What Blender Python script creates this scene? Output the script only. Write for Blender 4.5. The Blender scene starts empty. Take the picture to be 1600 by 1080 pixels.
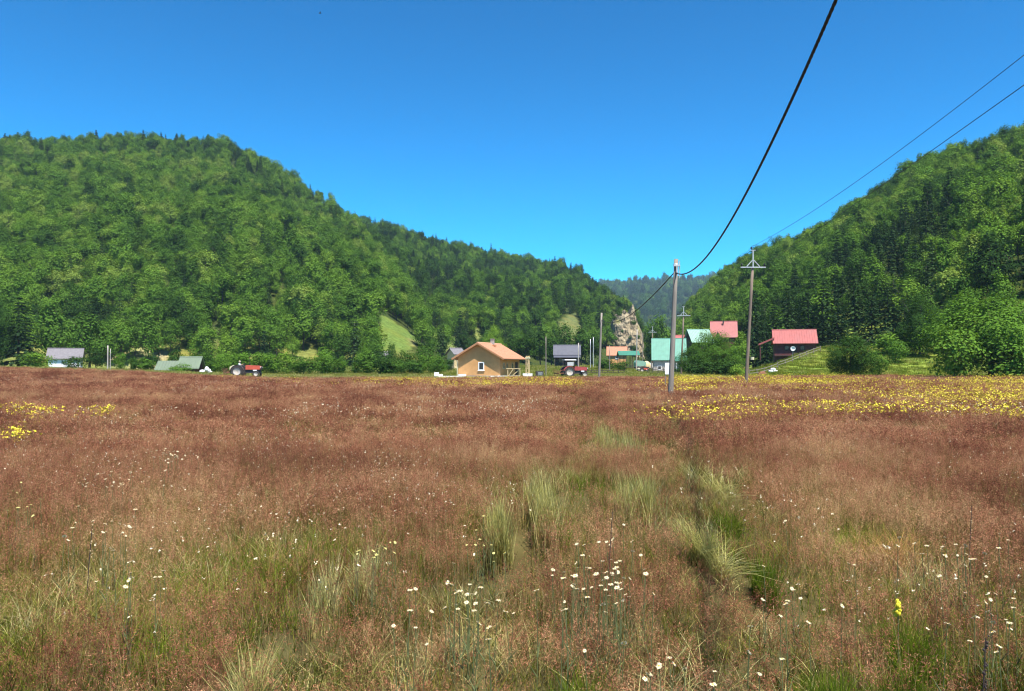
import bpy, bmesh, math, random
import numpy as np
from mathutils import Vector, Matrix

R = math.radians
SC = bpy.context.scene
COL = SC.collection
F = 1209.0                       # focal length in photo pixels
TH = math.atan(32 / F)           # camera pitch (up)
CT, ST = math.cos(TH), math.sin(TH)
EYE = 1.6

# ------------------------------------------------------------------ camera
cam_d = bpy.data.cameras.new('camera')
cam = bpy.data.objects.new('camera', cam_d)
COL.objects.link(cam)
cam.location = (0, 0, EYE)
cam.rotation_euler = (math.pi / 2 + TH, 0, 0)
cam_d.sensor_width = 36
cam_d.lens = 36 * F / 1600
cam_d.clip_start = 0.05
cam_d.clip_end = 20000
SC.camera = cam

# ------------------------------------------------------------------ light
SUN_EL = R(64.5)
SUN_AZ = math.atan2(0.22, -0.42)          # clockwise from +Y; behind the camera, to the right
W = bpy.data.worlds.new('World')
SC.world = W
W.use_nodes = True
wn = W.node_tree
sky = wn.nodes.new('ShaderNodeTexSky')
sky.sky_type = 'NISHITA'
sky.sun_disc = False
sky.sun_elevation = SUN_EL
sky.sun_rotation = SUN_AZ
sky.altitude = 1200
sky.air_density = 1.0
sky.dust_density = 0.4
sky.ozone_density = 2.5
hs = wn.nodes.new('ShaderNodeHueSaturation')
hs.inputs['Saturation'].default_value = 1.92
hs.inputs['Hue'].default_value = 0.474
hs.inputs['Value'].default_value = 1.0
wn.links.new(sky.outputs[0], hs.inputs['Color'])
gm = wn.nodes.new('ShaderNodeGamma')
gm.inputs[1].default_value = 1.55
wn.links.new(hs.outputs[0], gm.inputs[0])
wn.links.new(gm.outputs[0], wn.nodes['Background'].inputs[0])
wn.nodes['Background'].inputs[1].default_value = 0.046

sun_d = bpy.data.lights.new('sun', 'SUN')
sun_d.energy = 4.9
sun_d.angle = R(0.5)
sun_d.color = (1.0, 0.955, 0.88)
sun = bpy.data.objects.new('sun', sun_d)
COL.objects.link(sun)
sdir = Vector((math.sin(SUN_AZ) * math.cos(SUN_EL), math.cos(SUN_AZ) * math.cos(SUN_EL), math.sin(SUN_EL)))
sun.rotation_euler = sdir.to_track_quat('Z', 'Y').to_euler()
sun.location = (0, 0, 60)

SC.view_settings.view_transform = 'Standard'
SC.view_settings.look = 'None'
SC.view_settings.exposure = 1.05
SC.view_settings.gamma = 1.0
SC.render.engine = 'CYCLES'
SC.cycles.filter_width = 1.15
SC.cycles.max_bounces = 6
SC.cycles.diffuse_bounces = 3
SC.cycles.transmission_bounces = 3
SC.cycles.transparent_max_bounces = 6
SC.cycles.volume_bounces = 0
SC.cycles.use_denoising = True

# ------------------------------------------------------------------ noise and maths
def smooth(x, a, b):
    t = np.clip((np.asarray(x, float) - a) / (b - a), 0, 1)
    return t * t * (3 - 2 * t)

def _hash(ix, iy, seed):
    h = (ix.astype(np.int64) * 374761393 + iy.astype(np.int64) * 668265263 + seed * 1442695041) & 0xFFFFFFFF
    h = ((h ^ (h >> 13)) * 1274126177) & 0xFFFFFFFF
    h = h ^ (h >> 16)
    return (h & 0xFFFFFF) / float(0xFFFFFF)

def vnoise(x, y, seed=0):
    x = np.asarray(x, float); y = np.asarray(y, float)
    ix = np.floor(x); iy = np.floor(y)
    fx = x - ix; fy = y - iy
    fx = fx * fx * (3 - 2 * fx); fy = fy * fy * (3 - 2 * fy)
    a = _hash(ix, iy, seed); b = _hash(ix + 1, iy, seed); c = _hash(ix, iy + 1, seed); d = _hash(ix + 1, iy + 1, seed)
    return (a + (b - a) * fx) * (1 - fy) + (c + (d - c) * fx) * fy

def fbm(x, y, seed=0, octv=4):
    s = 0; amp = 0.5; tot = 0
    for k in range(octv):
        s = s + amp * (vnoise(x * 2 ** k, y * 2 ** k, seed + k) * 2 - 1); tot += amp; amp *= 0.5
    return s / tot

def px_u(px):
    return (np.asarray(px, float) - 800.0) / F

def at(px, py, Y):
    u = (px - 800) / F; v = (540 - py) / F
    k = CT - v * ST
    return Vector((Y * u / k, Y, EYE + Y * (ST + v * CT) / k))

def project(x, y, z):
    z = z - EYE
    d = y * CT + z * ST
    v = -y * ST + z * CT
    return 800 + F * x / d, 540 - F * v / d

# ------------------------------------------------------------------ terrain
def meadow(X, Y):
    Ys = np.maximum(Y, 1e-3)
    u = np.where(Y > 0.5, X / Ys, 0)
    px = 800 + F * u
    z = 0.10 * fbm(X / 9, Y / 9, 5, 3) * smooth(np.hypot(X, Y), 3, 12)
    z = z + 1.15 * smooth(-px, -520, 40) * smooth(Y, 35, 95)
    z = z + 1.5 * smooth(Y, 110, 215) * (0.35 + 0.65 * smooth(-px, -1030, -930)) * smooth(px, 300, 640)
    z = z + (0.9 + 4.0 * smooth(px, 1165, 1300)) * smooth(Y, 99, 142) * smooth(px, 1120, 1210)
    return z

PXG = np.arange(-900, 2500, 4.0)
class Hill:
    def __init__(s, top, crest, base, treeh, seed, back, power=1.0):
        a = np.array(top, float)
        s.tan = (572 - np.interp(PXG, a[:, 0], a[:, 1])) / F
        a = np.array(crest, float); s.y1 = np.interp(PXG, a[:, 0], a[:, 1])
        a = np.array(base, float); s.y0 = np.interp(PXG, a[:, 0], a[:, 1])
        k = np.exp(-0.5 * (np.arange(-30, 31) / 9.0) ** 2); k /= k.sum()
        s.y0 = np.convolve(np.pad(s.y0, 30, 'edge'), k, 'valid'); s.y1 = np.convolve(np.pad(s.y1, 30, 'edge'), k, 'valid')
        s.seed = seed; s.back = back; s.power = power
        s.H = np.ones_like(PXG)
        ys = np.linspace(0, 1.25, 140)[None, :] * (s.y1 - s.y0)[:, None] + s.y0[:, None]
        X = px_u(PXG)[:, None] * ys
        prof = s.shape(X, ys)
        lo = np.zeros_like(PXG); hi = np.full_like(PXG, 900.0)
        zb = meadow(X, ys)
        for _ in range(30):
            mid = (lo + hi) / 2
            e = ((mid[:, None] * prof + zb * (prof > 0) + treeh * np.clip(prof * 6, 0, 1) - EYE) / ys).max(1)
            hi = np.where(e > s.tan, mid, hi); lo = np.where(e > s.tan, lo, mid)
        k = np.exp(-0.5 * (np.arange(-12, 13) / 3.0) ** 2); k /= k.sum()
        s.H = np.convolve(np.pad(lo, 12, 'edge'), k, 'valid')
        s.H = np.where(s.tan <= 0, 0, s.H)
    def shape(s, X, Y):
        px = 800 + F * X / np.maximum(Y, 1)
        y0 = np.interp(px, PXG, s.y0); y1 = np.interp(px, PXG, s.y1)
        t = (Y - y0) / (y1 - y0)
        tt = np.clip(t, 0, 1)
        h = np.sin(tt * math.pi / 2) ** 1.0 * 0.5 + 0.5 * tt
        h = np.where(t > 1, 1 - s.back * (t - 1) ** 1.2 if False else np.maximum(0, 1 - s.back * np.maximum(t - 1, 0)), h)
        n = fbm(X / 130 + s.seed, Y / 130, 11 + s.seed, 4) * 0.16 + fbm(X / 38, Y / 38 + s.seed, 31 + s.seed, 3) * 0.05
        return h * (1 + n * np.clip(h * 3, 0, 1))
    def height(s, X, Y):
        px = 800 + F * X / np.maximum(Y, 1)
        return s.shape(X, Y) * np.interp(px, PXG, s.H)

HA = Hill([(-900, 330), (-500, 260), (-200, 215), (0, 205), (40, 214), (80, 215), (125, 211), (170, 206), (230, 211), (300, 212), (340, 213), (370, 226), (400, 240), (430, 257),
           (460, 278), (490, 302), (520, 326), (545, 342), (580, 378), (620, 425), (660, 475), (700, 520), (740, 555), (775, 574), (2500, 574)],
          [(-900, 560), (0, 600), (300, 620), (450, 560), (545, 470), (660, 380), (740, 330), (2500, 330)],
          [(-900, 190), (0, 185), (300, 190), (600, 195), (740, 200), (2500, 200)], 9.5, 1, 0.5)
HB = Hill([(-900, 574), (200, 574), (300, 480), (430, 370), (520, 340), (545, 338), (570, 343), (600, 349), (640, 361), (700, 379), (760, 391), (830, 403), (890, 409), (915, 424),
           (940, 446), (980, 466), (1000, 486), (1015, 520), (1030, 560), (1040, 576), (2500, 576)],
          [(-900, 900), (545, 900), (760, 780), (900, 620), (1000, 440), (1100, 420), (2500, 420)],
          [(-900, 300), (545, 250), (760, 262), (900, 300), (1000, 340), (2500, 340)], 9, 2, 0.5)
HC = Hill([(-900, 576), (1020, 576), (1050, 535), (1062, 490), (1080, 470), (1110, 440), (1150, 410), (1190, 387), (1250, 373), (1300, 342), (1340, 312), (1380, 288), (1440, 250),
           (1500, 230), (1600, 196), (1750, 150), (2000, 120), (2500, 170)],
          [(-900, 470), (1080, 470), (1300, 440), (1600, 400), (2500, 330)],
          [(-900, 300), (1060, 280), (1130, 215), (1200, 168), (1300, 160), (1450, 138), (1600, 115), (2500, 100)], 9, 3, 0.45)
HD = Hill([(-900, 574), (700, 520), (800, 480), (900, 450), (940, 444), (975, 440), (1000, 437), (1030, 440), (1060, 431), (1085, 437), (1110, 432), (1150, 420), (1250, 430), (1400, 450), (1700, 574), (2500, 574)],
          [(-900, 2600), (2500, 2600)], [(-900, 1100), (2500, 1100)], 12, 4, 0.8)

def height(X, Y):
    X = np.asarray(X, float); Y = np.asarray(Y, float)
    z = meadow(X, Y)
    m = Y > 60
    if m.any():
        Xm = np.where(m, X, 0); Ym = np.where(m, Y, 60)
        s = 0
        for h in (HA, HB, HC, HD):
            s = s + np.maximum(h.height(Xm, Ym), 0) ** 5
        z = z + np.where(m, s ** 0.2, 0)
    return z

def hz(x, y):
    return float(height(np.array([x]), np.array([y]))[0])

def G(px, Y):
    x = Y * (px - 800) / F
    return Vector((x, Y, hz(x, Y)))

def plane_at(px, py, h=0.0):
    """ground position whose point at height h above it projects to this photo pixel"""
    r = planes_at([px], [py], h)
    return Vector(r[0]) if len(r) else None

def planes_at(px, py, h=0.0):
    px = np.asarray(px, float); py = np.asarray(py, float)
    u = (px - 800) / F; v = (540 - py) / F
    k = CT - v * ST
    ux = u / k; uz = (ST + v * CT) / k
    m = uz < -1e-4; ux = ux[m]; uz = uz[m]
    Y = np.full(len(ux), 8.0)
    for _ in range(25): Y = 0.5 * Y + 0.5 * (EYE - h - meadow(ux * Y, Y)) / (-uz)
    return np.stack([ux * Y, Y, meadow(ux * Y, Y)], 1)

# ------------------------------------------------------------------ materials
def new_mat(name):
    m = bpy.data.materials.new(name); m.use_nodes = True
    nt = m.node_tree; nt.nodes.clear()
    out = nt.nodes.new('ShaderNodeOutputMaterial')
    return m, nt, out

def N(nt, typ, **kw):
    n = nt.nodes.new(typ)
    for k, v in kw.items(): setattr(n, k, v)
    return n

def ramp(nt, fac, stops):
    r = N(nt, 'ShaderNodeValToRGB')
    e = r.color_ramp.elements
    while len(e) < len(stops): e.new(0.5)
    for i, (p, c) in enumerate(stops):
        e[i].position = p; e[i].color = (*c, 1)
    nt.links.new(fac, r.inputs[0])
    return r.outputs[0]

def mixc(nt, fac, a, b, mode='MIX'):
    m = N(nt, 'ShaderNodeMix', data_type='RGBA', blend_type=mode)
    for sock, v in ((m.inputs[0], fac), (m.inputs[6], a), (m.inputs[7], b)):
        if isinstance(v, (int, float)): sock.default_value = v
        elif isinstance(v, tuple): sock.default_value = (*v, 1)
        else: nt.links.new(v, sock)
    return m.outputs[2]

def maprange(nt, v, a, b, c=0.0, d=1.0):
    m = N(nt, 'ShaderNodeMapRange'); nt.links.new(v, m.inputs[0])
    for i, x in zip((1, 2, 3, 4), (a, b, c, d)): m.inputs[i].default_value = x
    return m.outputs[0]

def noise_tex(nt, vec, scale, detail=3.0):
    n = N(nt, 'ShaderNodeTexNoise'); n.inputs['Scale'].default_value = scale; n.inputs['Detail'].default_value = detail
    if vec is not None: nt.links.new(vec, n.inputs['Vector'])
    return n.outputs[0]

def surf(name, col, rough=0.7, var=0.25, scale=3.0, dirt=None, metal=0.0, bump=0.0, stretch=None):
    m, nt, out = new_mat(name)
    tc = N(nt, 'ShaderNodeTexCoord')
    vec = tc.outputs['Object']
    if stretch:
        mp = N(nt, 'ShaderNodeMapping'); mp.inputs['Scale'].default_value = stretch
        nt.links.new(vec, mp.inputs[0]); vec = mp.outputs[0]
    n1 = noise_tex(nt, vec, scale, 5)
    f = maprange(nt, n1, 0.3, 0.7)
    c = mixc(nt, f, tuple(x * (1 - var) for x in col), tuple(min(1, x * (1 + var)) for x in col))
    if dirt:
        n2 = noise_tex(nt, vec, scale * 0.37, 6)
        c = mixc(nt, maprange(nt, n2, 0.52, 0.72, 0, 0.75), c, dirt)
    b = N(nt, 'ShaderNodeBsdfPrincipled')
    nt.links.new(c, b.inputs['Base Color'])
    b.inputs['Roughness'].default_value = rough; b.inputs['Metallic'].default_value = metal
    if bump:
        bp = N(nt, 'ShaderNodeBump'); bp.inputs['Strength'].default_value = bump; bp.inputs['Distance'].default_value = 0.046
        nt.links.new(n1, bp.inputs['Height']); nt.links.new(bp.outputs[0], b.inputs['Normal'])
    nt.links.new(b.outputs[0], out.inputs[0])
    return m

def leaf_mat(name, stops, trans=0.28, var=0.35):
    m, nt, out = new_mat(name)
    at_ = N(nt, 'ShaderNodeAttribute', attribute_type='INSTANCER', attribute_name='tint')
    c = ramp(nt, at_.outputs['Fac'], stops)
    g = N(nt, 'ShaderNodeNewGeometry')
    k = maprange(nt, g.outputs['Random Per Island'], 0, 1, 1 - var, 1 + var)
    h = N(nt, 'ShaderNodeHueSaturation'); nt.links.new(c, h.inputs['Color']); nt.links.new(k, h.inputs['Value'])
    d = N(nt, 'ShaderNodeBsdfDiffuse'); t = N(nt, 'ShaderNodeBsdfTranslucent'); mx = N(nt, 'ShaderNodeMixShader')
    nt.links.new(h.outputs[0], d.inputs[0])
    tcol = mixc(nt, 1.0, h.outputs[0], (1.0, 1.0, 0.45), 'MULTIPLY')
    nt.links.new(tcol, t.inputs[0])
    mx.inputs[0].default_value = trans
    nt.links.new(d.outputs[0], mx.inputs[1]); nt.links.new(t.outputs[0], mx.inputs[2])
    nt.links.new(mx.outputs[0], out.inputs[0])
    return m

def grass_mat(name, stops, nscale, var=0.35, trans=0.3, lo=0.3, hi=0.7, nscale2=None):
    m, nt, out = new_mat(name)
    g = N(nt, 'ShaderNodeNewGeometry')
    n1 = noise_tex(nt, g.outputs['Position'], nscale, 4)
    f = maprange(nt, n1, lo, hi)
    rnd = maprange(nt, g.outputs['Random Per Island'], 0, 1, -0.28, 0.28)
    n3 = noise_tex(nt, g.outputs['Position'], 9.0, 2)
    f2 = N(nt, 'ShaderNodeMath', operation='ADD'); nt.links.new(f, f2.inputs[0]); nt.links.new(maprange(nt, n3, .3, .7, -.38, .38), f2.inputs[1]); f = f2.outputs[0]
    ti = N(nt, 'ShaderNodeAttribute', attribute_type='INSTANCER', attribute_name='tint')
    tv = maprange(nt, ti.outputs['Fac'], 0, 1, -.2, .2)
    a0 = N(nt, 'ShaderNodeMath', operation='ADD'); nt.links.new(rnd, a0.inputs[0]); nt.links.new(tv, a0.inputs[1])
    ad = N(nt, 'ShaderNodeMath', operation='ADD'); nt.links.new(f, ad.inputs[0]); nt.links.new(a0.outputs[0], ad.inputs[1])
    c = ramp(nt, ad.outputs[0], stops)
    wn_ = N(nt, 'ShaderNodeTexWhiteNoise', noise_dimensions='1D'); nt.links.new(g.outputs['Random Per Island'], wn_.inputs['W'])
    k = maprange(nt, wn_.outputs[0], 0, 1, 1 - var, 1 + var)
    h = N(nt, 'ShaderNodeHueSaturation'); nt.links.new(c, h.inputs['Color']); nt.links.new(k, h.inputs['Value'])
    d = N(nt, 'ShaderNodeBsdfDiffuse'); t = N(nt, 'ShaderNodeBsdfTranslucent'); mx = N(nt, 'ShaderNodeMixShader')
    nt.links.new(h.outputs[0], d.inputs[0]); nt.links.new(h.outputs[0], t.inputs[0])
    mx.inputs[0].default_value = trans
    nt.links.new(d.outputs[0], mx.inputs[1]); nt.links.new(t.outputs[0], mx.inputs[2])
    nt.links.new(mx.outputs[0], out.inputs[0])
    return m

M = {}
M['leaf'] = leaf_mat('leaf', [(0.0, (.022, .048, .014)), (0.3, (.046, .100, .018)), (0.6, (.098, .195, .024)), (0.85, (.155, .260, .032)), (1.0, (.20, .28, .05))], .28, .25)
M['needle'] = leaf_mat('needle', [(0.0, (.020, .042, .018)), (0.5, (.045, .090, .030)), (1.0, (.09, .145, .036))], 0.2, .25)
M['bark'] = surf('bark', (.055, .045, .034), .9, .4, 4, bump=.5)
M['panicle'] = grass_mat('panicle', [(0.0, (.115, .036, .024)), (0.3, (.31, .110, .064)), (0.65, (.46, .200, .110)), (1.0, (.58, .37, .175))], 0.45, 0.55, 0.3, .34, .72)
M['stem'] = grass_mat('stem', [(0.0, (.10, .055, .025)), (0.5, (.22, .14, .055)), (1.0, (.42, .33, .14))], 0.6, 0.3, 0.2)
M['blade'] = grass_mat('blade', [(0.0, (.035, .058, .008)), (0.4, (.105, .125, .014)), (0.75, (.22, .185, .038)), (1.0, (.38, .29, .10))], 0.5, 0.35, 0.35)
M['green_blade'] = grass_mat('green_blade', [(0.0, (.085, .140, .012)), (0.6, (.17, .225, .018)), (1.0, (.28, .29, .05))], 0.5, 0.3, 0.4)
M['straw'] = grass_mat('straw', [(0.0, (.38, .35, .10)), (0.5, (.54, .49, .18)), (1.0, (.66, .59, .29))], 1.2, 0.25, 0.35)
M['dry'] = grass_mat('dry', [(0.0, (.30, .17, .05)), (1.0, (.50, .30, .10))], 1.2, 0.3, 0.3)
M['yellow'] = surf('yellow_petal', (.62, .50, .02), .7, .25, 5)
M['white_petal'] = surf('white_petal', (.66, .56, .36), .7, .1, 5)
M['cream_petal'] = surf('cream_petal', (.64, .58, .22), .7, .12, 5)
M['disc'] = surf('flower_disc', (.62, .40, .04), .8, .2, 40)
M['flower_stem'] = surf('flower_stem', (.11, .13, .04), .8, .3, 5)
M['pole_wood'] = surf('pole_wood', (.19, .14, .10), .85, .25, 2.2, dirt=(.16, .11, .075), stretch=(6, 6, .5), bump=.3)
M['pole_grey'] = surf('pole_grey', (.24, .205, .165), .85, .22, 2.2, dirt=(.15, .11, .075), stretch=(6, 6, .5), bump=.3)
M['galv'] = surf('galvanised', (.50, .51, .48), .5, .15, 4, metal=.3)
M['black_plastic'] = surf('black_plastic', (.015, .014, .018), .6, .2, 6)
M['rubber'] = surf('rubber', (.045, .038, .034), .9, .3, 8, dirt=(.16, .12, .09))
M['red_paint'] = surf('red_paint', (.50, .085, .045), .45, .15, 3, dirt=(.42, .16, .09))
M['dark_red_paint'] = surf('dark_red_paint', (.34, .055, .05), .5, .18, 3, dirt=(.30, .11, .08))
M['dark_metal'] = surf('dark_metal', (.05, .04, .038), .6, .3, 5, dirt=(.12, .07, .05))
M['rim'] = surf('rim_paint', (.48, .43, .38), .6, .12, 5, dirt=(.45, .35, .25))
M['cream_paint'] = surf('cream_paint', (.62, .56, .34), .6, .15, 4)
M['white_paint'] = surf('white_paint', (.80, .79, .76), .6, .07, 2.5)
M['glass'] = surf('window_glass', (.03, .035, .04), .12, .2, 2)
M['plaster'] = surf('orange_osb', (.60, .31, .115), .85, .10, 1.5, dirt=(.54, .27, .085))
M['timber'] = surf('pale_timber', (.62, .46, .24), .8, .18, 3, stretch=(1, 1, .3))
M['fascia'] = surf('brown_fascia', (.42, .20, .085), .75, .15, 3)
M['foam'] = surf('white_foam', (.80, .79, .77), .85, .06, 3, dirt=(.62, .58, .52))
M['concrete'] = surf('concrete', (.38, .34, .29), .9, .15, 3, dirt=(.28, .24, .20))
M['dark_wood'] = surf('dark_wood', (.055, .035, .028), .8, .35, 3)
M['red_wood'] = surf('dark_red_wood', (.11, .028, .024), .75, .3, 3)
M['grey_wood'] = surf('weathered_wood', (.20, .165, .13), .9, .3, 4)
M['brick'] = surf('brick', (.42, .17, .10), .9, .25, 8)
M['rust'] = surf('rust', (.22, .10, .05), .9, .3, 6)

def metal_roof(name, col, rough=.6):
    return surf(name, col, rough, .10, 1.2, dirt=tuple(x * .8 + .03 for x in col))
M['roof_red'] = metal_roof('roof_red', (.33, .084, .072))
M['roof_green'] = metal_roof('roof_green', (.085, .255, .18))
M['roof_pale_green'] = metal_roof('roof_pale_green', (.21, .37, .28))
M['roof_dark_green'] = metal_roof('roof_dark_green', (.035, .17, .11))
M['roof_grey'] = metal_roof('roof_grey', (.075, .075, .095))
M['roof_slate'] = surf('roof_slate', (.16, .145, .15), .8, .2, 4)
M['roof_sage'] = metal_roof('roof_sage', (.125, .165, .105), .7)
M['roof_orange'] = surf('roof_orange', (.45, .18, .10), .8, .12, 2)

def tile_roof_mat():
    m, nt, out = new_mat('terracotta_tiles')
    tc = N(nt, 'ShaderNodeTexCoord')
    n1 = noise_tex(nt, tc.outputs['Object'], 7, 4)
    c = mixc(nt, maprange(nt, n1, .3, .7), (.50, .235, .13), (.64, .34, .20))
    b = N(nt, 'ShaderNodeBsdfPrincipled'); b.inputs['Roughness'].default_value = .8
    nt.links.new(c, b.inputs['Base Color']); nt.links.new(b.outputs[0], out.inputs[0])
    return m
M['tiles'] = tile_roof_mat()

def rock_mat():
    m, nt, out = new_mat('rock')
    tc = N(nt, 'ShaderNodeTexCoord'); v = tc.outputs['Object']
    n1 = noise_tex(nt, v, .6, 9); n2 = noise_tex(nt, v, .13, 4)
    c = ramp(nt, n1, [(.3, (.08, .06, .04)), (.45, (.26, .205, .125)), (.7, (.38, .31, .19))])
    c = mixc(nt, maprange(nt, n2, .56, .68, 0, .8), c, (.36, .33, .10))
    b = N(nt, 'ShaderNodeBsdfPrincipled'); b.inputs['Roughness'].default_value = .95
    bp = N(nt, 'ShaderNodeBump'); bp.inputs['Strength'].default_value = 1.0; bp.inputs['Distance'].default_value = 1.2
    nt.links.new(n1, bp.inputs['Height']); nt.links.new(bp.outputs[0], b.inputs['Normal'])
    nt.links.new(c, b.inputs['Base Color']); nt.links.new(b.outputs[0], out.inputs[0])
    return m
M['rock'] = rock_mat()

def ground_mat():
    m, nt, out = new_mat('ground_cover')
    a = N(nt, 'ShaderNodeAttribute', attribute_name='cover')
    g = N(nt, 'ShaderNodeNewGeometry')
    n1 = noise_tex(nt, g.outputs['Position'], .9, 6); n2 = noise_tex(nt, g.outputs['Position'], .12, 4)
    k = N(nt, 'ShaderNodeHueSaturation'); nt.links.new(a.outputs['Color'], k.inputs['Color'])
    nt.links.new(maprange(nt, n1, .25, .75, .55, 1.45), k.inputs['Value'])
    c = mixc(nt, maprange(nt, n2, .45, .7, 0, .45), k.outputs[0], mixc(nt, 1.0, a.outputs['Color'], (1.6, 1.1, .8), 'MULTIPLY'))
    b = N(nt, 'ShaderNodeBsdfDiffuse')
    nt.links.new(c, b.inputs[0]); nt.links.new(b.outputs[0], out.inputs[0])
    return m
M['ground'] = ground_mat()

# ------------------------------------------------------------------ mesh helpers
class MB:
    def __init__(s): s.v = []; s.f = []; s.m = []
    def add(s, vs, fs, mat=0):
        o = len(s.v); s.v += [tuple(v) for v in vs]
        for f in fs: s.f.append([i + o for i in f]); s.m.append(mat)
        return s
    def box(s, c, d, rz=0, mat=0, M4=None):
        hx, hy, hz_ = d[0] / 2, d[1] / 2, d[2] / 2
        vs = [Vector((x * hx, y * hy, z * hz_)) for z in (-1, 1) for y in (-1, 1) for x in (-1, 1)]
        if M4 is None: M4 = Matrix.Rotation(rz, 4, 'Z')
        vs = [M4 @ v + Vector(c) for v in vs]
        return s.add(vs, [(0, 2, 3, 1), (4, 5, 7, 6), (0, 1, 5, 4), (2, 6, 7, 3), (0, 4, 6, 2), (1, 3, 7, 5)], mat)
    def beam(s, p0, p1, w, h, mat=0):
        p0 = Vector(p0); p1 = Vector(p1); d = p1 - p0
        q = d.to_track_quat('X', 'Z').to_matrix().to_4x4()
        return s.box((p0 + p1) / 2, (d.length, w, h), mat=mat, M4=q)
    def tube(s, pts, rad, n=8, mat=0, caps=True):
        pts = [Vector(p) for p in pts]
        if isinstance(rad, (int, float)): rad = [rad] * len(pts)
        o = len(s.v); prev = None
        for i, p in enumerate(pts):
            d = (pts[min(i + 1, len(pts) - 1)] - pts[max(i - 1, 0)]).normalized()
            if prev is None: a = d.orthogonal().normalized()
            else: a = (prev - d * prev.dot(d)).normalized()
            prev = a; b = d.cross(a)
            for k in range(n):
                t = 2 * math.pi * k / n
                s.v.append(tuple(p + (a * math.cos(t) + b * math.sin(t)) * rad[i]))
        for i in range(len(pts) - 1):
            for k in range(n):
                s.f.append([o + i * n + k, o + i * n + (k + 1) % n, o + (i + 1) * n + (k + 1) % n, o + (i + 1) * n + k]); s.m.append(mat)
        if caps:
            s.f.append([o + k for k in range(n)][::-1]); s.m.append(mat)
            s.f.append([o + (len(pts) - 1) * n + k for k in range(n)]); s.m.append(mat)
        return s
    def lathe(s, prof, c, axis='Y', n=20, mat=0):
        """prof: (radius, offset along the axis) closed round; ring of revolution about c"""
        o = len(s.v); m = len(prof)
        for k in range(n):
            t = 2 * math.pi * k / n
            for r, a in prof:
                x, z = r * math.cos(t), r * math.sin(t)
                p = (x, a, z) if axis == 'Y' else ((x, z, a) if axis == 'Z' else (a, x, z))
                s.v.append((c[0] + p[0], c[1] + p[1], c[2] + p[2]))
        for k in range(n):
            for j in range(m - 1):
                s.f.append([o + k * m + j, o + k * m + j + 1, o + ((k + 1) % n) * m + j + 1, o + ((k + 1) % n) * m + j]); s.m.append(mat)
        return s
    def ball(s, c, r, mat=0, n=10, m=6):
        rr = (r, r, r) if isinstance(r, (int, float)) else r
        o = len(s.v)
        for i in range(m + 1):
            ph = math.pi * i / m
            for k in range(n):
                t = 2 * math.pi * k / n
                s.v.append((c[0] + rr[0] * math.sin(ph) * math.cos(t), c[1] + rr[1] * math.sin(ph) * math.sin(t), c[2] + rr[2] * math.cos(ph)))
        for i in range(m):
            for k in range(n):
                s.f.append([o + i * n + k, o + (i + 1) * n + k, o + (i + 1) * n + (k + 1) % n, o + i * n + (k + 1) % n]); s.m.append(mat)
        return s
    def prism(s, poly, z0, z1, mat=0):
        n = len(poly); vs = [(x, y, z0) for x, y in poly] + [(x, y, z1) for x, y in poly]
        fs = [list(range(n))[::-1], [n + i for i in range(n)]] + [[i, (i + 1) % n, n + (i + 1) % n, n + i] for i in range(n)]
        return s.add(vs, fs, mat)
    def extr_x(s, poly, x0, x1, mat=0):     # poly in (y, z)
        n = len(poly); vs = [(x0, y, z) for y, z in poly] + [(x1, y, z) for y, z in poly]
        fs = [list(range(n)), [n + i for i in range(n)][::-1]] + [[i, n + i, n + (i + 1) % n, (i + 1) % n] for i in range(n)]
        return s.add(vs, fs, mat)
    def extr_y(s, poly, y0, y1, mat=0):     # poly in (x, z)
        n = len(poly); vs = [(x, y0, z) for x, z in poly] + [(x, y1, z) for x, z in poly]
        fs = [list(range(n))[::-1], [n + i for i in range(n)]] + [[i, (i + 1) % n, n + (i + 1) % n, n + i] for i in range(n)]
        return s.add(vs, fs, mat)
    def mesh(s, name, mats, smooth_=False):
        me = bpy.data.meshes.new(name)
        me.from_pydata(s.v, [], s.f)
        if not isinstance(mats, (list, tuple)): mats = [mats]
        for m in mats: me.materials.append(M[m] if isinstance(m, str) else m)
        me.polygons.foreach_set('material_index', np.array(s.m, np.int32))
        if smooth_: me.polygons.foreach_set('use_smooth', np.ones(len(s.f), bool))
        bm = bmesh.new(); bm.from_mesh(me); bmesh.ops.recalc_face_normals(bm, faces=bm.faces); bm.to_mesh(me); bm.free()
        return me
    def build(s, name, mats, parent=None, smooth_=False, loc=None, rz=None):
        o = bpy.data.objects.new(name, s.mesh(name, mats, smooth_)); COL.objects.link(o)
        if parent is not None: o.parent = parent
        if loc is not None: o.location = loc
        if rz is not None: o.rotation_euler = (0, 0, rz)
        return o

def tag(o, label=None, cat=None, group=None, kind=None):
    if label: o['label'] = label
    if cat: o['category'] = cat
    if group: o['group'] = group
    if kind: o['kind'] = kind
    return o

def empty(name, loc, rz, label, cat, group=None):
    o = bpy.data.objects.new(name, None); COL.objects.link(o)
    o.location = loc; o.rotation_euler = (0, 0, rz)
    return tag(o, label, cat, group)

def quads_mesh(name, V, mi, mats, smooth_=False):
    """V: (n,4,3) quads"""
    n = len(V)
    me = bpy.data.meshes.new(name)
    me.vertices.add(n * 4); me.vertices.foreach_set('co', np.ascontiguousarray(V, np.float32).reshape(-1))
    me.loops.add(n * 4); me.loops.foreach_set('vertex_index', np.arange(n * 4, dtype=np.int32))
    me.polygons.add(n); me.polygons.foreach_set('loop_start', np.arange(n, dtype=np.int32) * 4)
    for m in mats: me.materials.append(M[m])
    me.polygons.foreach_set('material_index', np.ascontiguousarray(mi, np.int32))
    me.update(calc_edges=True); me.validate()
    return me

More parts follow.
